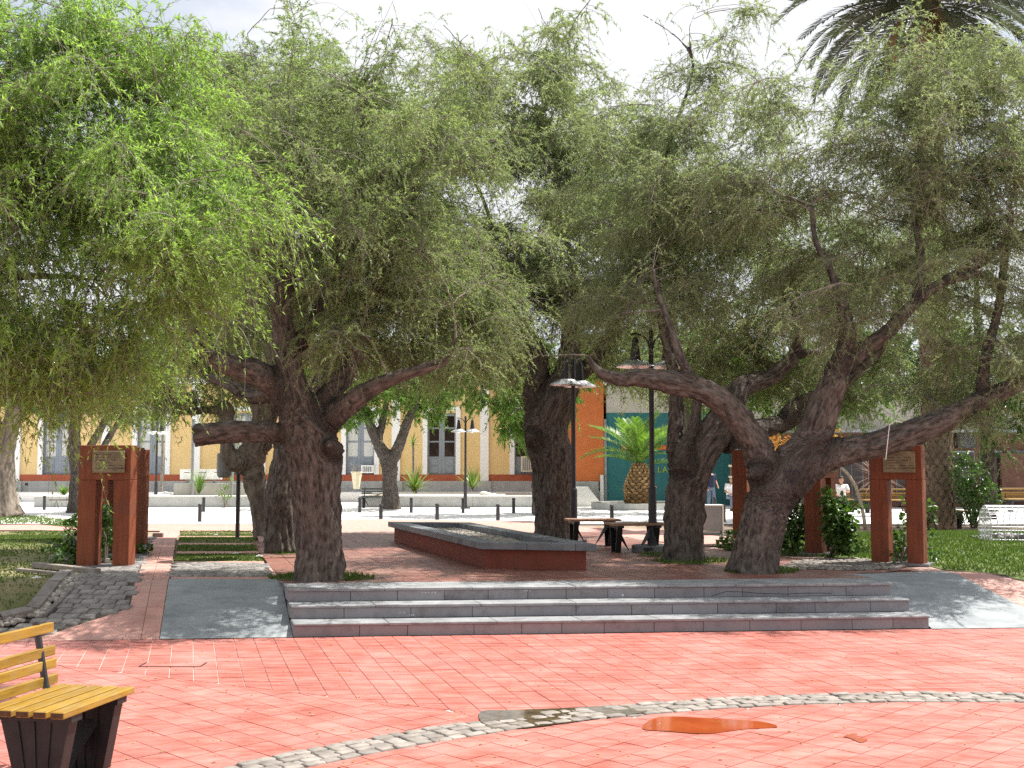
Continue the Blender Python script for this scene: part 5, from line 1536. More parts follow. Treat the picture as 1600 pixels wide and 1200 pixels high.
# big front-left tree
make_tree('shade_tree', 'big gnarled tree with a cut stub, in front at left of the steps', 13.2,
    [[(498, 916, 0, 40), (499, 895, 0, 37), (500, 850, 0, 35), (496, 780, 0, 38), (493, 720, 0, 42), (484, 685, 0, 41), (468, 645, 0, 34), (455, 600, 0, 25), (447, 540, 0.1, 19), (438, 480, 0.1, 17), (450, 410, 0.1, 14), (445, 330, 0.1, 11), (455, 220, 0.2, 7)],
     [(478, 690, 0, 20), (445, 676, -.05, 18), (400, 676, -.1, 17), (350, 676, -.12, 17.5), (303, 681, -.15, 18)],
     [(466, 650, 0, 28), (440, 612, 0, 24), (405, 585, 0, 20), (360, 570, 0, 17), (320, 545, 0, 14), (295, 505, 0, 11), (282, 455, 0.1, 9), (268, 390, 0.1, 7), (235, 310, 0.2, 5)],
     [(490, 655, 0, 24), (515, 615, .1, 18), (545, 575, .2, 15), (568, 510, .3, 12), (600, 430, .4, 9), (640, 340, .5, 6), (665, 230, .6, 4)],
     [(500, 672, 0, 22), (540, 635, -.1, 17), (590, 602, -.2, 13), (640, 582, -.3, 9), (688, 568, -.35, 7), (704, 548, -.35, 5), (712, 528, -.4, 3)],
     [(455, 560, .1, 14), (490, 500, .3, 10), (530, 420, .6, 8), (560, 300, .8, 6), (570, 160, .9, 4)],
     [(525, 705, -.12, 14), (518, 697, -.28, 11), (514, 694, -.36, 6)]],
    [(590, 320, 13.6, 240, 220, 1.7), (440, 270, 13.7, 200, 220, 1.5), (650, 480, 13.6, 190, 110, 1.2), (520, 470, 14.3, 200, 130, .8, 1.2), (370, 470, 14.2, 110, 110, .7), (690, 190, 14, 130, 100, 1.0, .7), (620, 565, 14.2, 150, 55, .6, 1.4), (340, 560, 14.4, 80, 50, .6, .8), (485, 650, 13.0, 50, 35, .35, .25), (760, 500, 14, 90, 90, .8), (600, 80, 14, 230, 80, 1, .6), (450, 420, 12.8, 110, 110, .4, .8), (560, 510, 12.9, 110, 60, .35, .8)],
    n2=95, n3=900, leaves=235000, ll=0.052, lw=0.0128, lm=L_B, seed=11, flute=.45, spray=200, spray_s=0.85, voxel=0.019)
make_tree('shade_tree', 'dark fluted trunk directly behind the big left front tree', 17.4,
    [[(444, 862, 0, 32), (442, 820, 0, 25), (440, 770, 0, 24), (448, 720, 0, 22), (455, 660, 0, 19), (440, 600, 0, 15), (420, 520, 0, 12), (400, 420, .1, 10), (395, 300, .1, 7), (400, 180, .2, 4)],
     [(450, 690, 0, 16), (478, 640, .2, 12), (510, 560, .4, 9), (520, 440, .4, 7), (515, 260, .4, 5), (520, 130, .4, 3)],
     [(441, 615, 0, 13), (395, 620, 0, 12), (355, 600, 0, 9), (320, 590, .1, 6)]],
    [(480, 190, 18, 190, 130, 1.6), (370, 190, 18, 150, 130, 1.5), (430, 430, 18.6, 200, 150, 1.2), (330, 100, 18, 150, 80, 1, .7), (500, 70, 18, 90, 70, .8, .6), (540, 350, 18.5, 130, 130, 1)],
    n2=75, n3=620, leaves=120000, ll=0.066, lw=0.0155, lm=L_B, seed=12, flute=1.6, spray=130, spray_s=1.10, voxel=0.028)
make_tree('shade_tree', 'pale pollarded stump tree with burls, rearmost of the left row', 21.6,
    [[(410, 841, 0, 14), (407, 820, 0, 12), (402, 780, 0, 13), (395, 740, 0, 18), (392, 715, 0, 22), (402, 690, 0, 20), (412, 650, 0, 16), (400, 620, 0, 14), (372, 590, 0, 11), (352, 540, 0, 8), (340, 440, .1, 5)],
     [(392, 718, 0, 20), (372, 722, -.1, 17), (358, 712, -.15, 13), (354, 690, -.15, 10), (352, 660, -.1, 11), (355, 640, -.1, 12), (345, 628, -.1, 7)],
     [(352, 645, -.1, 8), (335, 640, -.1, 6.5), (310, 642, -.1, 6), (285, 645, -.1, 5)],
     [(412, 700, 0, 12), (425, 650, .1, 9), (450, 560, .2, 6), (460, 430, .2, 4)]],
    [(340, 520, 21.8, 110, 110, 1.3), (450, 470, 22, 120, 130, 1.2), (270, 590, 21, 110, 45, .8, .7), (500, 590, 21.5, 90, 50, .8, .5)],
    n2=45, n3=360, leaves=60000, ll=0.085, lw=0.02, lm=L_B, seed=13, spray=60, spray_s=1.20, voxel=0.03, bark=M_BARKL)
# middle trunk
make_tree('shade_tree', 'thick dark ridged trunk behind the long planter', 21.0,
    [[(868, 842, 0, 38), (868, 825, 0, 32), (866, 780, 0, 29), (861, 720, 0, 33), (852, 665, 0, 35), (868, 625, 0, 32), (888, 585, 0, 22), (891, 530, 0, 15), (884, 470, 0, 10), (892, 400, .1, 6), (870, 330, .1, 4)],
     [(850, 660, 0, 26), (836, 615, 0, 20), (842, 560, 0, 15), (815, 510, .1, 9), (778, 430, .2, 6), (765, 340, .3, 4), (735, 270, .3, 2.5)],
     [(846, 690, -.2, 16), (832, 682, -.3, 11), (826, 678, -.35, 7)],
     [(885, 600, 0, 14), (930, 560, .2, 10), (980, 470, .4, 7), (1010, 340, .5, 5)]],
    [(840, 285, 21.2, 200, 220, 1.9), (730, 175, 21.2, 170, 130, 1.6), (860, 130, 21.2, 130, 70, 1.2, .7), (800, 60, 21.2, 220, 65, 1.2, .6), (860, 480, 21.5, 180, 110, 1.3), (950, 300, 21.5, 130, 190, 1.5), (730, 450, 22, 140, 120, 1.2, 1.2), (760, 555, 21.5, 130, 50, 1, 1.2), (930, 560, 21.5, 90, 45, .9, 1.2), (700, 580, 22, 90, 40, 1), (640, 250, 21.5, 120, 160, 1.2), (830, 430, 22.5, 230, 130, 1.2, 1.1)],
    n2=95, n3=800, leaves=170000, ll=0.07, lw=0.0165, lm=L_C, seed=14, flute=1.5, spray=260, spray_s=1.20, voxel=0.03)
# right of the planter
make_tree('shade_tree', 'stout leaning tree with a pale broken stump between planter and forked tree', 15.9,
    [[(1070, 882, 0, 37), (1070, 860, 0, 31), (1067, 820, 0, 29), (1072, 765, 0, 31), (1090, 715, 0, 31), (1118, 675, 0, 26), (1142, 635, .1, 22), (1160, 605, .2, 17), (1205, 590, .3, 12), (1222, 575, .3, 11), (1242, 555, .35, 10), (1250, 510, .4, 9), (1240, 480, .45, 8), (1215, 430, .6, 6), (1190, 340, .8, 3.5)],
     [(1070, 735, -.1, 22), (1074, 702, -.1, 15), (1083, 672, -.08, 9), (1088, 645, 0, 8), (1090, 615, 0, 7)],
     [(1062, 730, .05, 18), (1054, 690, .1, 12), (1056, 640, .15, 11), (1052, 580, .2, 9), (1030, 480, .3, 7), (1020, 340, .5, 5), (1045, 230, .6, 3.5), (1072, 150, .6, 3)],
     [(1128, 690, .2, 20), (1180, 672, .5, 15), (1225, 660, .8, 14), (1268, 632, 1.0, 13), (1330, 590, 1.2, 10), (1390, 520, 1.4, 7), (1420, 400, 1.5, 5)],
     [(1225, 660, .8, 14), (1235, 640, .8, 11), (1255, 622, .85, 7), (1280, 612, .9, 4)],
     [(1242, 553, .35, 8), (1262, 552, .35, 7), (1282, 550, .4, 5)],
     [(1072, 150, .6, 3), (1083, 100, .6, 2.6), (1060, 60, .6, 2), (1000, 20, .6, 1.2)], [(1083, 100, .6, 2.2), (1078, 40, .6, 1.6), (1105, -10, .6, 1)]],
    [(1010, 310, 16.8, 190, 210, 1.5), (1140, 470, 17.2, 200, 120, 1.2), (1100, 235, 17, 170, 150, 1.3), (1100, 80, 17, 150, 100, .9, .4), (960, 490, 17, 130, 95, 1.0, 1.2), (1290, 440, 17.5, 160, 130, 1.0, 1.2), (1200, 580, 18, 190, 60, .9, 1.3), (1360, 590, 18, 120, 60, .8), (1120, 560, 17.2, 100, 40, .6), (1130, 380, 18.6, 300, 130, 1.0, 1.2), (1400, 430, 18.8, 200, 110, 1.0, 1.1)],
    n2=95, n3=800, leaves=200000, ll=0.057, lw=0.014, lm=L_C, seed=15, flute=.9, spray=260, spray_s=0.95, voxel=0.022)
# front right forked tree
make_tree('shade_tree', 'forked front right tree with a heart scrawled on its leaning trunk', 14.2,
    [[(1178, 898, 0, 42), (1181, 880, 0, 37), (1188, 840, 0, 33), (1198, 795, 0, 35), (1212, 760, 0, 38), (1240, 728, 0, 34), (1268, 692, 0, 28), (1286, 640, 0, 24), (1306, 585, 0, 19), (1322, 545, 0, 14), (1324, 510, 0, 11), (1312, 465, 0, 9), (1298, 425, .05, 6), (1275, 380, .1, 5), (1268, 320, .2, 3)],
     [(1205, 765, 0, 34), (1196, 735, 0, 28), (1178, 695, 0, 24), (1148, 648, -.05, 21), (1105, 614, -.1, 19), (1052, 598, -.1, 18), (1000, 590, -.1, 15), (965, 592, -.1, 11), (935, 580, -.05, 7), (915, 555, 0, 4)],
     [(1085, 606, -.1, 9), (1066, 565, -.1, 8), (1048, 515, 0, 6), (1032, 470, .1, 4), (1020, 420, .2, 3)],
     [(1225, 760, 0, 34), (1262, 722, 0, 32), (1310, 708, 0, 24), (1370, 694, 0, 21), (1430, 674, 0, 21), (1485, 652, .1, 18), (1535, 625, .1, 15), (1600, 596, .2, 12), (1690, 560, .3, 8)],
     [(1312, 575, 0, 16), (1350, 545, .05, 13), (1392, 515, .1, 11), (1432, 470, .1, 9.5), (1480, 437, .1, 8), (1530, 410, .1, 8), (1600, 365, .2, 7), (1680, 330, .2, 5)],
     [(1480, 437, .1, 9), (1525, 428, .05, 7), (1560, 440, 0, 5)],
     [(1432, 470, .1, 9), (1440, 410, .2, 6), (1428, 340, .3, 4)],
     [(1535, 625, .1, 11), (1540, 560, .2, 9), (1560, 480, .3, 7), (1580, 330, .3, 5)],
     [(1192, 735, -.15, 16), (1170, 742, -.22, 8)]],
    [(1210, 295, 15.2, 230, 185, 1.4), (1450, 330, 14.6, 200, 210, 1.5), (1330, 455, 15.6, 230, 90, .9), (1570, 550, 14.4, 120, 140, 1.2, 1.3), (1580, 250, 14.5, 150, 200, 1.3), (1450, 150, 15, 160, 70, 1.0, .5), (1080, 520, 15.2, 160, 60, .8, .8), (1000, 440, 15, 120, 80, .8, .8), (1500, 200, 14.4, 150, 130, 1.2, .9), (1470, 60, 14.6, 110, 60, .8, .8), (1450, 80, 15, 190, 75, 1, .5), (1230, 110, 15, 150, 80, 1, .35), (1320, 470, 13.6, 110, 80, .4, .7), (1420, 500, 13.7, 120, 80, .4, .7), (1420, 590, 15.4, 130, 50, .6, .9), (920, 560, 14.2, 70, 45, .4, 1.0), (1380, 230, 15, 110, 110, 1.0, .8), (1560, 650, 14.2, 90, 50, .6, .9)],
    n2=115, n3=950, leaves=250000, ll=0.052, lw=0.0128, lm=L_C, seed=16, flute=.7, spray=240, spray_s=0.85, voxel=0.019)
# bright overhanging tree whose trunk stands left of the view
make_tree('overhanging_tree', 'bright green tree whose drooping leafy branches hang in from the left', 9.6,
    [[(-330, 1010, 0, 60), (-325, 940, 0, 50), (-330, 850, 0, 46), (-315, 740, 0, 44), (-290, 640, 0, 40), (-240, 540, 0, 32), (-170, 440, 0, 24), (-60, 340, 0, 17), (60, 290, 0, 11), (180, 270, 0, 7), (300, 280, -.1, 4)],
     [(-270, 600, 0, 28), (-200, 420, .2, 20), (-120, 250, .3, 15), (0, 120, .3, 10), (120, 40, .3, 6)],
     [(-150, 420, 0, 16), (-40, 440, -.2, 11), (60, 430, -.2, 7), (170, 440, -.2, 4)],
     [(-90, 360, .2, 13), (30, 200, .2, 9), (160, 150, .2, 6), (280, 170, .2, 4)]],
    [(60, 240, 9.6, 230, 210, 1.4), (250, 270, 9.4, 150, 140, 1.0), (350, 330, 9.3, 120, 70, .7), (80, 480, 9.4, 180, 110, 1.0), (270, 420, 9.2, 110, 95, .7), (30, 590, 9.4, 110, 70, .7, .8), (200, 90, 9.8, 170, 80, 1.0), (410, 320, 9.2, 80, 40, .45, .7), (-100, 300, 9.6, 180, 220, 1.3), (60, 50, 9.7, 160, 90, 1.1), (330, 440, 9.4, 70, 60, .5, .8), (180, 540, 9.5, 120, 65, .6, 1.1), (60, 620, 9.8, 70, 40, .5, .7)],
    n2=105, n3=900, leaves=230000, per=24, ll=0.06, lw=0.0135, droop=0.75, slen=(0.25, 0.6), lm=L_A, seed=17, spray=150, spray_s=0.80, voxel=0.03)
# trees farther back
FAR = dict(strands=False, voxel=0.045, twig_r=1.3)
make_tree('street_tree', 'forked tree with fresh green crown in front of the yellow building', 45.5,
    [[(611, 797, 0, 17), (611, 785, 0, 13), (609, 755, 0, 11.5), (607, 722, 0, 13), (594, 700, 0, 9), (582, 672, 0, 8), (570, 640, 0, 6), (560, 600, 0, 4)],
     [(608, 725, 0, 12), (622, 700, 0, 9), (634, 668, 0, 8), (648, 632, 0, 6), (665, 590, 0, 4)], [(590, 690, 0, 7), (600, 650, .3, 5), (610, 590, .3, 4)]],
    [(620, 590, 45.5, 120, 70, 3.0), (560, 630, 45, 60, 45, 1.8), (680, 620, 45.5, 50, 45, 1.8), (520, 600, 46, 80, 60, 2)],
    n2=45, n3=300, leaves=42000, ll=0.17, lw=0.05, lm=L_G, seed=21, **FAR)
make_tree('street_tree', 'fresh green tree hanging over the lamp behind the thick trunk', 40.0,
    [[(842, 803, 0, 12), (842, 760, 0, 10), (840, 700, 0, 9), (825, 650, 0, 8), (800, 600, 0, 6), (780, 540, 0, 4)], [(840, 690, 0, 8), (860, 640, 0, 6), (880, 580, 0, 4)]],
    [(770, 590, 40, 90, 65, 2.4), (845, 600, 40, 80, 80, 2.2), (815, 655, 39.5, 45, 45, 1.4, .9), (720, 570, 40, 70, 45, 1.6)],
    n2=40, n3=260, leaves=42000, ll=0.16, lw=0.05, lm=L_G, seed=22, **FAR)
make_tree('street_tree', 'leaning tree at the left edge on the grass strip', 38.5,
    [[(10, 810, 0, 28), (6, 790, 0, 22), (3, 745, 0, 19), (8, 700, 0, 15), (20, 655, 0, 12), (28, 610, 0, 10), (20, 540, 0, 7), (0, 450, 0, 5)], [(12, 690, 0, 10), (-30, 630, 0, 7), (-70, 560, 0, 5)]],
    [(20, 560, 38.5, 120, 75, 2.5), (-60, 540, 38.5, 100, 90, 2.4), (40, 620, 38, 60, 40, 1.4, .8)],
    n2=45, n3=300, leaves=42000, ll=0.15, lw=0.038, lm=L_G, seed=23, bark=M_BARKL, **FAR)
make_tree('street_tree', 'three stemmed tree behind the left rust portals', 42.0,
    [[(113, 803, 0, 10), (117, 770, 0, 8), (119, 720, 0, 8), (117, 670, 0, 8.5), (124, 630, 0, 7), (140, 585, 0, 5), (150, 520, 0, 4)], [(120, 735, 0, 6), (140, 700, .2, 6), (158, 668, .2, 6), (178, 630, .3, 5), (190, 560, .3, 4)],
     [(119, 745, .2, 6), (152, 712, .4, 5.5), (172, 680, .5, 5), (205, 630, .6, 4)], [(114, 735, -.2, 4), (108, 700, -.3, 4.5), (113, 696, -.4, 4)]],
    [(140, 575, 42, 140, 70, 3.0), (210, 610, 42, 75, 55, 2), (90, 625, 41.5, 60, 40, 1.6), (250, 560, 42, 90, 60, 2)],
    n2=48, n3=320, leaves=48000, ll=0.16, lw=0.04, lm=L_G, seed=24, **FAR)
make_tree('background_tree', 'dense green tree behind the fork of the right trees', 36.0,
    [[(1262, 806, 0, 12), (1262, 740, 0, 10), (1255, 660, 0, 9), (1250, 560, 0, 7), (1245, 440, 0, 4)], [(1257, 670, 0, 7), (1290, 600, 0, 5), (1320, 500, 0, 3)], [(1255, 650, 0, 7), (1200, 590, 0, 5), (1160, 500, 0, 3)]],
    [(1250, 570, 36, 170, 85, 3), (1180, 620, 36, 70, 45, 2), (1330, 630, 36, 90, 50, 2), (1120, 560, 36.5, 90, 60, 2), (1240, 660, 36, 60, 26, 1.5)],
    n2=50, n3=340, leaves=60000, ll=0.15, lw=0.036, lm=L_G, seed=25, **FAR)
make_tree('background_tree', 'dark green tree behind the tall palm on the right', 33.0,
    [[(1545, 812, 0, 13), (1545, 750, 0, 11), (1540, 660, 0, 9), (1530, 560, 0, 7), (1525, 430, 0, 4)], [(1541, 670, 0, 7), (1580, 600, 0, 5), (1620, 500, 0, 3)], [(1540, 650, 0, 7), (1490, 590, 0, 5), (1450, 500, 0, 3)]],
    [(1530, 560, 33, 170, 90, 2.6), (1600, 640, 33, 110, 60, 2), (1430, 590, 33, 110, 55, 2), (1560, 700, 32.5, 60, 30, 1.2, .6)],
    n2=50, n3=340, leaves=65000, ll=0.13, lw=0.032, lm=L_V, seed=26, **FAR)
make_tree('background_tree', 'bushy green tree above the dwarf palm', 42.0,
    [[(1078, 803, 0, 11), (1078, 740, 0, 9), (1070, 650, 0, 8), (1060, 560, 0, 6), (1050, 470, 0, 4)], [(1072, 660, 0, 6), (1110, 590, 0, 5), (1150, 520, 0, 3)], [(1070, 640, 0, 6), (1010, 580, 0, 5), (960, 520, 0, 3)]],
    [(1060, 560, 42, 150, 60, 2.6), (960, 560, 42, 100, 50, 2), (1110, 610, 41.5, 60, 40, 1.6)],
    n2=42, n3=280, leaves=45000, ll=0.17, lw=0.05, lm=L_G, seed=27, **FAR)

# ------------------------------------------------------------------ grass round the trunks
for px, py, rx, ry, n, m in ((505, 903, 78, 6.5, 1500, 1), (1082, 877, 62, 5, 1000, 1), (1190, 893, 62, 4.5, 1000, 1), (1035, 867, 40, 3, 300, 1), (452, 863, 40, 4, 500, 1)):
    poly = [P(px + rx * math.cos(a) * random.uniform(.85, 1.1), py + ry * math.sin(a) * random.uniform(.85, 1.1), 0.42).to_2d() for a in [i * math.pi / 10 for i in range(20)]]
    o = drape('tree_bed', poly, M_TURF, 0.0065, flat=0.42)
    blades('grass', poly, n, 0.02, 0.075, o, zf=0.42, w=0.006)

# ------------------------------------------------------------------ palms
def frond_mesh(name, L, n, leafl, bend, m, seed, w=0.035, up=0.25):
    rnd = np.random.default_rng(seed); V, F, T = [], [], []
    def rach(s): a = bend * s; return np.array([L * (math.sin(a) / bend if bend else s), 0, -L * (1 - math.cos(a)) / bend if bend else 0])
    pts = [rach(s) for s in np.linspace(0, 1, 12)]
    mb = MB(); mb.tube([Vector(p) for p in pts], list(np.linspace(0.03, 0.006, 12)), 5)
    V = [tuple(v) for v in mb.v]; F = [f for f in mb.f if len(f) == 4]; T = [0.9] * len(V)
    for i in range(n):
        s = 0.12 + 0.87 * i / n
        p = rach(s); q = rach(min(1, s + .02)); t = q - p; t /= np.linalg.norm(t) + 1e-9
        nn = np.array([-t[2], 0, t[0]])
        ln = leafl * (0.35 + 0.65 * math.sin(math.pi * min(1, s * .85 + .12)))
        for sd in (-1, 1):
            d = np.array([0, sd, 0]) * 0.82 + t * (0.55 + .25 * s) + nn * (up + rnd.normal() * 0.10)
            d /= np.linalg.norm(d); wv = np.cross(d, nn); wv /= np.linalg.norm(wv) + 1e-9; wv = wv * w / 2
            b = p; md = p + d * ln * .5 + np.array([0, 0, .0]); tp = p + d * ln + np.array([0, 0, -.12 * ln])
            o = len(V); V += [tuple(b - wv * .5), tuple(b + wv * .5), tuple(md + wv), tuple(md - wv), tuple(tp + wv * .15), tuple(tp - wv * .15)]
            F += [(o, o + 1, o + 2, o + 3), (o + 3, o + 2, o + 4, o + 5)]; tt = float(rnd.random()); T += [tt] * 6
    me = bpy.data.meshes.new(name); me.from_pydata(V, [], F); me.update(); me.materials.append(m)
    a = me.attributes.new('tint', 'FLOAT', 'POINT'); a.data.foreach_set('value', np.array(T, dtype=np.float32))
    return me
def place_fronds(root, metas, n, z, el0, el1, rnd, r0=0.1, name='frond', sc=(0.85, 1.1)):
    for i in range(n):
        az = i * 2.39996 + rnd.uniform(-.15, .15); f = (i + .5) / n; el = el0 + (el1 - el0) * f + rnd.uniform(-.1, .1)
        s = rnd.uniform(*sc)
        M = Matrix.Rotation(az, 4, 'Z') @ Matrix.Translation((r0, 0, z + 0.25 * f)) @ Matrix.Rotation(-el, 4, 'Y') @ Matrix.Rotation(rnd.uniform(-.3, .3), 4, 'X') @ Matrix.Diagonal((s, s, s, 1))
        piece(name, rnd.choice(metas), root, M)
def plated_trunk(root, prof, rows, around, out, m, tall=1.25, name='leaf_bases', seed=1, core=None):
    rnd = random.Random(seed); zs = [p[1] for p in prof]; rs = [p[0] for p in prof]
    def rad(z):
        return float(np.interp(z, zs, rs))
    mb = MB(); mb.lathe([(r, z) for r, z in prof], n=18); obj('trunk', mb, core or M_PALMB, root, smooth=True)
    mb = MB(); H = zs[-1]; dz = H / rows
    for j in range(rows):
        for k in range(around):
            a = (k + .5 * (j % 2)) * 2 * math.pi / around + rnd.uniform(-.04, .04); hw = math.pi / around * 0.95
            z0 = j * dz; z1 = z0 + dz * tall; o = out * rnd.uniform(.7, 1.3)
            pts = []
            for aa, z, e in ((a - hw, z0 + dz * .45, .004), (a, z0 - dz * .1, o * .5), (a + hw, z0 + dz * .45, .004), (a + hw * .5, z1, o), (a - hw * .5, z1, o), (a, z0 + dz * .5, o * 1.0)):
                r = rad(z) + e; pts.append((r * math.cos(aa), r * math.sin(aa), z))
            rr = rad(z1) - .01; pts += [(rr * math.cos(a + hw * .5), rr * math.sin(a + hw * .5), z1), (rr * math.cos(a - hw * .5), rr * math.sin(a - hw * .5), z1)]
            mb.add(pts, [(0, 1, 5), (1, 2, 5), (2, 3, 5), (3, 4, 5), (4, 0, 5), (4, 3, 6, 7)])
    obj(name, mb, m, root, kind='stuff')
def tall_palm():
    b = G(1468, 827); Y = b.y
    top = D(1462, 6, Y).z - b.z
    t = thing('tall_palm', 'tall date palm with a thick scaly trunk on the right lawn', 'palm', b)
    plated_trunk(t, [(.44, 0), (.40, .5), (.385, 2.5), (.37, 6), (.36, top - 1.2), (.46, top - .5), (.38, top)], 86, 13, 0.035, M_PALMB, seed=3)
    ms = [frond_mesh('frond', 4.4, 84, .55, b_, L_P, s, w=.055) for s, b_ in ((1, 1.15), (2, 1.45), (3, .9))]
    rnd = random.Random(8)
    place_fronds(t, ms, 52, top - .1, -0.35, 1.35, rnd, .22)
    dm = [frond_mesh('dry_frond', 2.6, 40, .4, b_, L_DRY, s, w=.04) for s, b_ in ((4, 1.5), (5, 1.9))]
    place_fronds(t, dm, 26, top - .4, -1.25, -0.35, rnd, .3, 'dry_frond', (.6, .95))
tall_palm()
def dwarf_palm():
    b = P(1000, 795, 0.0); s = b.y / F_PX
    t = thing('dwarf_palm', 'young palm with pineapple trunk before the teal wall', 'palm', b + Vector((0, 0, .12)))
    H = 66 * s
    plated_trunk(t, [(20 * s, 0), (21.5 * s, .25 * H), (21.5 * s, .45 * H), (17 * s, .7 * H), (10 * s, .9 * H), (7 * s, H)], 15, 13, 0.10, M_PALMB2, tall=1.1, seed=5)
    ms = [frond_mesh('frond', 2.9, 46, .55, b_, L_PG, q, w=.05, up=.35) for q, b_ in ((11, .9), (12, 1.2), (13, .6))]
    place_fronds(t, ms, 17, H - .1, 0.85, 1.5, random.Random(5), .06, sc=(.75, .95)); place_fronds(t, ms, 5, H - .15, 0.35, 0.6, random.Random(9), .06, sc=(.75, .95))
    mb = MB(); mb.lathe([(2.0, 0), (2.0, .26), (1.75, .26), (1.75, .12)], n=28); o = obj('palm_ring', mb, M_CONC); o.location = b + Vector((0, 0, .004)); tag(o, 'low round concrete kerb ring around the young palm', 'kerb ring')
    mb = MB(); mb.lathe([(1.74, .10), (1.0, .14), (.1, .15)], n=24); obj('soil', mb, M_DIRT, o)
dwarf_palm()

# ------------------------------------------------------------------ small plants
def rosette(name, label, loc, n, L, w, el0, el1, lm, bend=0.6, stem=0.0, stem_r=0.05, seed=1, cat='plant', group=None):
    t = thing(name, label, cat, loc, group); rnd = random.Random(seed)
    if stem:
        mb = MB(); mb.tube([(0, 0, 0), (.02, 0, stem * .5), (0, 0, stem)], [stem_r * 1.2, stem_r, stem_r], 8); obj('stem', mb, M_TWIG, t)
    for i in range(n):
        az = i * 2.39996; el = el0 + (el1 - el0) * ((i + .5) / n) + rnd.uniform(-.12, .12); l = L * rnd.uniform(.75, 1.1); bd = bend * rnd.uniform(.5, 1.3)
        V = []; K = 5; p = Vector((0, 0, stem)); e = el
        for k in range(K + 1):
            ww = w * (0.7 if k == 0 else (1.0 if k < 3 else (1 - (k - 2) / 3.3))) / 2
            sx = Vector((-math.sin(az), math.cos(az), 0)) * ww
            V += [tuple(p - sx), tuple(p + sx)]
            p = p + Vector((math.cos(az) * math.cos(e), math.sin(az) * math.cos(e), math.sin(e))) * (l / K); e -= bd / K
        me = bpy.data.meshes.new('leaf'); me.from_pydata(V, [], [(2 * k, 2 * k + 1, 2 * k + 3, 2 * k + 2) for k in range(K)]); me.update()
        a = me.attributes.new('tint', 'FLOAT', 'POINT'); tv = rnd.random(); a.data.foreach_set('value', np.full(len(V), tv, dtype=np.float32))
        link('leaf', me, lm, t)
    return t
def leafy(name, label, loc, ells, n, ll, lw, lm, stems=4, seed=1, cat='shrub', group=None, stem_m=None, stem_r=.018):
    rng = np.random.default_rng(seed); t = thing(name, label, cat, loc, group); off = np.array(loc)
    C = []; Wt = []
    for e in ells:
        px, py, d, rx, ry, rz = e[:6]; s = d / F_PX; C.append((np.array(D(px, py, d)), np.array([rx * s, rz, ry * s]))); Wt.append((e[6] if len(e) > 6 else 1) * rx * ry * rz)
    Wt = np.array(Wt) / sum(Wt)
    mb = MB(); tips = []
    for i in range(stems):
        k = rng.choice(len(C), p=Wt); u = rng.normal(size=3); u /= np.linalg.norm(u); q = C[k][0] + C[k][1] * u * .8
        b = off + np.array([rng.uniform(-.06, .06), rng.uniform(-.06, .06), 0]); m = (b + q) / 2 + rng.normal(size=3) * .08
        pts = [b, m, q]; tips += [m, q]
        mb.tube([Vector(b - off), Vector(b * .4 + m * .6 - off), Vector(m - off), Vector(m * .5 + q * .5 - off), Vector(q - off)], [stem_r, stem_r * .9, stem_r * .75, stem_r * .5, stem_r * .25], 5)
    obj('stems', mb, stem_m or M_TWIG, t, kind='stuff')
    k = rng.choice(len(C), n, p=Wt); u = rng.normal(size=(n, 3)); u /= np.linalg.norm(u, axis=1, keepdims=True); r = rng.random(n) ** .45
    cl = rng.normal(size=(60, 3)) * .0
    p = np.array([c[0] for c in C])[k] + np.array([c[1] for c in C])[k] * u * r[:, None]
    keep = np.array([mnoise.noise(Vector(q * (2.2 / max(.12, ll * 6)))) > -0.12 for q in p]); p = p[keep]; u = u[keep]; n = len(p)
    d = u * .8 + rng.normal(size=(n, 3)) * .6; d[:, 2] -= .25; d /= np.linalg.norm(d, axis=1, keepdims=True)
    sd = np.cross(d, rng.normal(size=(n, 3)) * .5 + np.array([0, 0, 1.])); sd /= np.linalg.norm(sd, axis=1, keepdims=True) + 1e-9; nr = np.cross(sd, d)
    l = ll * rng.uniform(.6, 1.2, (n, 1)); w = lw * rng.uniform(.7, 1.2, (n, 1))
    V = np.stack([p, p + d * l * .35 + sd * w / 2 + nr * l * .07, p + d * l * .75 + sd * w * .36 + nr * l * .03, p + d * l - nr * l * .1, p + d * l * .75 - sd * w * .36 + nr * l * .03, p + d * l * .35 - sd * w / 2 + nr * l * .07], axis=1).reshape(-1, 3)
    F = np.arange(n * 6).reshape(-1, 6); F = np.concatenate([F[:, [0, 1, 2, 3]], F[:, [0, 3, 4, 5]]])
    np_mesh('foliage', V, F, lm, t, 'stuff', tint=np.repeat(rng.random(n), 6), off=off)
    return t
g = 'yuccas in the concrete planter'
rosette('yucca_plant', 'green spiky yucca in the planter beside the forked tree', D(648, 770, 50.0), 70, 1.25, .075, 0.0, 1.45, L_Y, .5, .1, .09, 1, group=g)
rosette('yucca_plant', 'paler upright yucca in the planter right of the lamp', D(738, 766, 50.2), 44, 1.15, .07, .45, 1.5, L_Y, .35, .05, .07, 2, group=g)
rosette('cabbage_palm', 'thin stemmed spiky plant rising behind the big yucca', D(645, 768, 50.6), 34, .55, .05, -.5, 1.4, L_Y, .5, 2.15, .05, 3)
rosette('strap_plant', 'low strappy green plants in the left end planter', D(100, 773, 50.0), 60, .62, .05, .3, 1.4, L_G, .8, 0, .05, 4)
rosette('tall_grass', 'tall green reed clump in front of the white sign', D(311, 772, 48.6), 60, 1.15, .03, .9, 1.5, L_G, .25, 0, .04, 5)
rosette('weeping_cordyline', 'thin bare stemmed small tree with drooping tuft before the second door', D(252, 768, 50.5), 70, .8, .05, -1.3, .9, L_B, .9, 3.5, .06, 6, cat='tree')
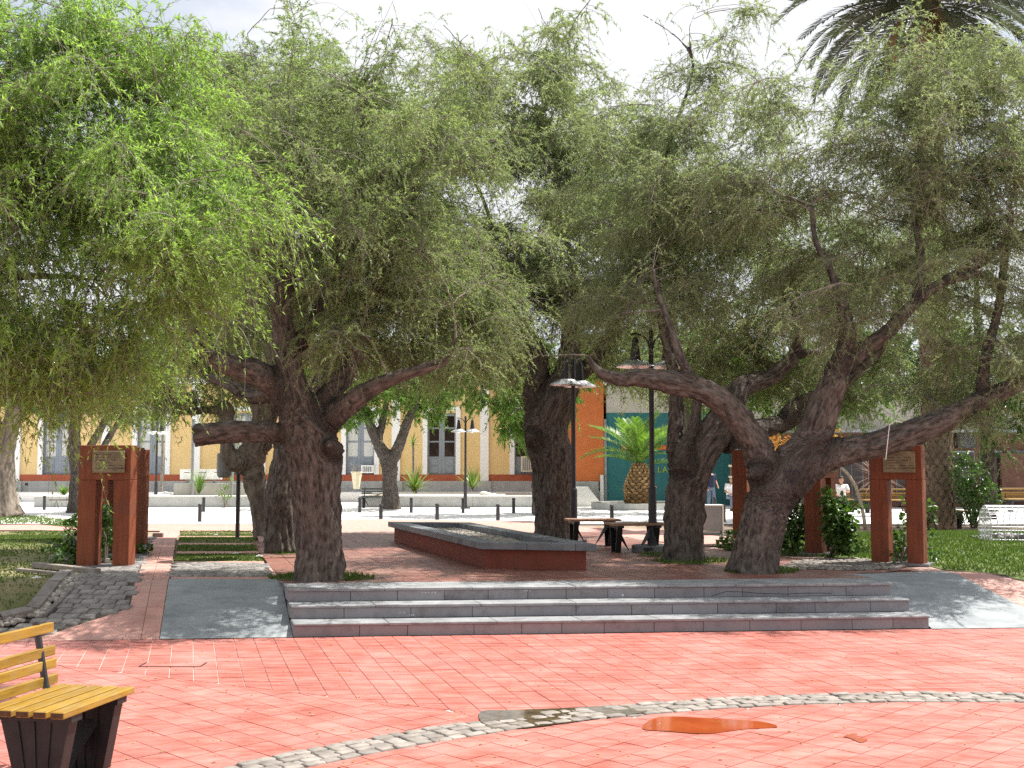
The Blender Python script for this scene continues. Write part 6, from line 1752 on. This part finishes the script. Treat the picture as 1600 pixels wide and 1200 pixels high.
rosette('purple_cordyline', 'reddish purple spiky cordyline behind the bent stake', G(1371, 806), 90, 1.15, .07, -.6, 1.45, L_PUR, .5, 1.35, .10, 7)
leafy('young_sapling', 'young sapling with sparse leaves staked in the white pavement', P(352, 793, 0), [(352, 745, 46.6, 12, 16, .35), (350, 772, 46.6, 13, 12, .3, .7)], 160, .16, .05, L_G, 5, 31, cat='sapling', stem_r=.03)
leafy('round_bush', 'dense bright green bush right of the tall palm trunk', G(1522, 824), [(1512, 745, 30, 30, 32, .5), (1530, 775, 30, 34, 30, .55), (1520, 800, 30, 24, 20, .4), (1500, 715, 30, 16, 14, .3)], 3400, .10, .05, L_V, 9, 32, stem_r=.03)
leafy('climbing_vine', 'leafy vine growing through the front left rust portals', P(160, 880, .42), [(156, 835, 15.6, 17, 42, .35), (118, 838, 15.9, 24, 32, .35), (104, 865, 15.6, 18, 14, .3, .7), (150, 800, 15.8, 24, 20, .3), (80, 852, 16, 16, 7, .25, .5)], 1500, .085, .06, L_V, 9, 33, cat='vine')
leafy('small_weed', 'little weed clump at the foot of the left portals', P(222, 862, .42), [(222, 856, 17, 15, 7, .25), (214, 846, 17, 6, 8, .1)], 150, .07, .045, L_V, 4, 34, cat='weed')
leafy('climbing_vine', 'bushy vine covering the sunlit orange portal', P(1302, 866, .42), [(1310, 815, 16.3, 26, 45, .35), (1296, 780, 16.4, 14, 20, .25), (1325, 840, 16.2, 18, 26, .3), (1335, 790, 16.5, 20, 8, .2, .5)], 1700, .085, .06, L_V, 9, 35, cat='vine')
leafy('climbing_vine', 'leafy vine between the forked tree and the orange portal', P(1236, 858, .42), [(1236, 805, 17.6, 20, 38, .4), (1250, 830, 17.4, 16, 24, .3), (1218, 845, 17.3, 14, 14, .3)], 1100, .085, .06, L_V, 7, 36, cat='vine')
leafy('climbing_vine', 'sparse vine creeping at the portal before the tall palm', P(1412, 880, .42), [(1410, 850, 15.8, 16, 26, .25), (1415, 800, 15.9, 8, 22, .2), (1450, 810, 15.9, 11, 30, .2), (1398, 868, 15.2, 9, 12, .12), (1456, 862, 15.6, 8, 8, .15)], 520, .08, .055, L_V, 7, 37, cat='vine')
leafy('low_shrub', 'low shrub at the foot of the leaning tree on the right', P(1152, 852, .42), [(1150, 842, 18.2, 16, 12, .3), (1128, 850, 18, 12, 6, .2, .6)], 420, .08, .055, L_V, 5, 38)
leafy('flowering_shrub', 'shrub with peach orange blossoms behind the trunk fork', P(1250, 806, 0), [(1205, 690, 37, 24, 18, .8), (1290, 690, 37, 26, 22, .8), (1245, 700, 37, 40, 18, .8)], 900, .16, .10, L_OR, 8, 39, stem_r=.05)
# ivy-like tufts sprouting on the big trunks are part of their crowns; fallen leaves on the paving
def fallen():
    V, T = [], []
    for k in range(2600):
        x, y = random.uniform(-5, 6), random.uniform(11.9, 20.5) if random.random() < .62 else random.uniform(6.3, 12)
        q = qof(x, y)
        z = 0.4285 if (q > Q0 + 1.35) else (0.0025 if q < Q0 - .08 else None)
        if z is None: continue
        if z > .3 and not inpoly(x, y, PLAT): continue
        a = random.uniform(0, 6.28); l = random.uniform(.015, .035); w = l * .32
        dx, dy = math.cos(a), math.sin(a)
        V += [(x, y, z), (x + dx * l * .5 - dy * w, y + dy * l * .5 + dx * w, z + .006), (x + dx * l, y + dy * l, z + .003), (x + dx * l * .5 + dy * w, y + dy * l * .5 - dx * w, z + .002)]
        T += [random.random()] * 4
    o = np_mesh('fallen_leaves', V, np.arange(len(V)).reshape(-1, 4), L_DRY, None, 'stuff', tint=T)
    o['label'] = 'scattered dry fallen leaves on the red paving'
    rk = MB()
fallen()
def rocks():
    pr = [(756, 767, 50, .22), (764, 768, 50, .16), (772, 769, 50.2, .13), (250, 768, 50.3, .16), (258, 769, 50.2, .2), (266, 770, 50.2, .13)]
    for i, (px, py, d, r) in enumerate(pr):
        mb = MB(); mb.ball((0, 0, 0), 1, 8, 6); rnd = random.Random(i)
        mb.v = [(v[0] * r * rnd.uniform(.8, 1.1), v[1] * r * rnd.uniform(.8, 1.1), v[2] * r * .6) for v in mb.v]
        o = obj('garden_rock', mb, M_CONCW); p = D(px, py, d); p.z = .40 + r * .45; o.location = p
        tag(o, ['largest pale rock beside the paler yucca', 'middle pale rock of the row right of the paler yucca', 'smallest pale rock at the end of the row by the yucca', 'leftmost pale rock under the drooping tufted tree', 'largest pale rock under the drooping tufted tree', 'small rightmost pale rock under the drooping tufted tree'][i], 'rock', 'rocks in the planters')
rocks()
def heart():
    trunk = None
    for o in bpy.data.objects:
        if o.name.startswith('trunk') and o.parent and 'heart scrawled' in o.parent.get('label', ''): trunk = o
    if trunk is None: return
    off = Vector(trunk.parent.location); bpy.context.view_layer.update()
    def hit(px, py):
        d = ray(px, py); ok, loc, nr, _ = trunk.ray_cast(Vector((0, 0, EYE)) - off, d)
        return (loc - d * .004) if ok else None
    pts = []
    for i in range(41):
        a = i * 2 * math.pi / 40
        pts.append(hit(1239 + 10.5 * (16 * math.sin(a) ** 3) / 16, 743 - 10.5 * (13 * math.cos(a) - 5 * math.cos(2 * a) - 2 * math.cos(3 * a) - math.cos(4 * a)) / 16))
    mb = MB()
    if all(p is not None for p in pts): mb.tube(pts, .009, 5)
    p2 = [hit(x, y) for x, y in ((1198, 800), (1206, 797), (1213, 801), (1214, 812), (1206, 822))]
    if all(p is not None for p in p2): obj('scrawled_stroke', MB().tube(p2, .006, 5), mat('spray_paint', (.035, .035, .05), rough=.8), trunk.parent)
    if mb.v: obj('scrawled_heart', mb, mat('spray_paint', (.035, .035, .05), rough=.8), trunk.parent)
heart()
def rope():
    a = D(1384, 716, 14.0); pts = [D(1384, 718, 14.0), D(1387, 690, 14.0), D(1390, 664, 13.97), D(1398, 658, 13.95), D(1410, 660, 13.95)]
    o = obj('hanging_string', MB().tube([p - a for p in pts], .005, 4), M_SIGNW); o.location = a; tag(o, 'thin white string hanging from the low right limb', 'string')
rope()
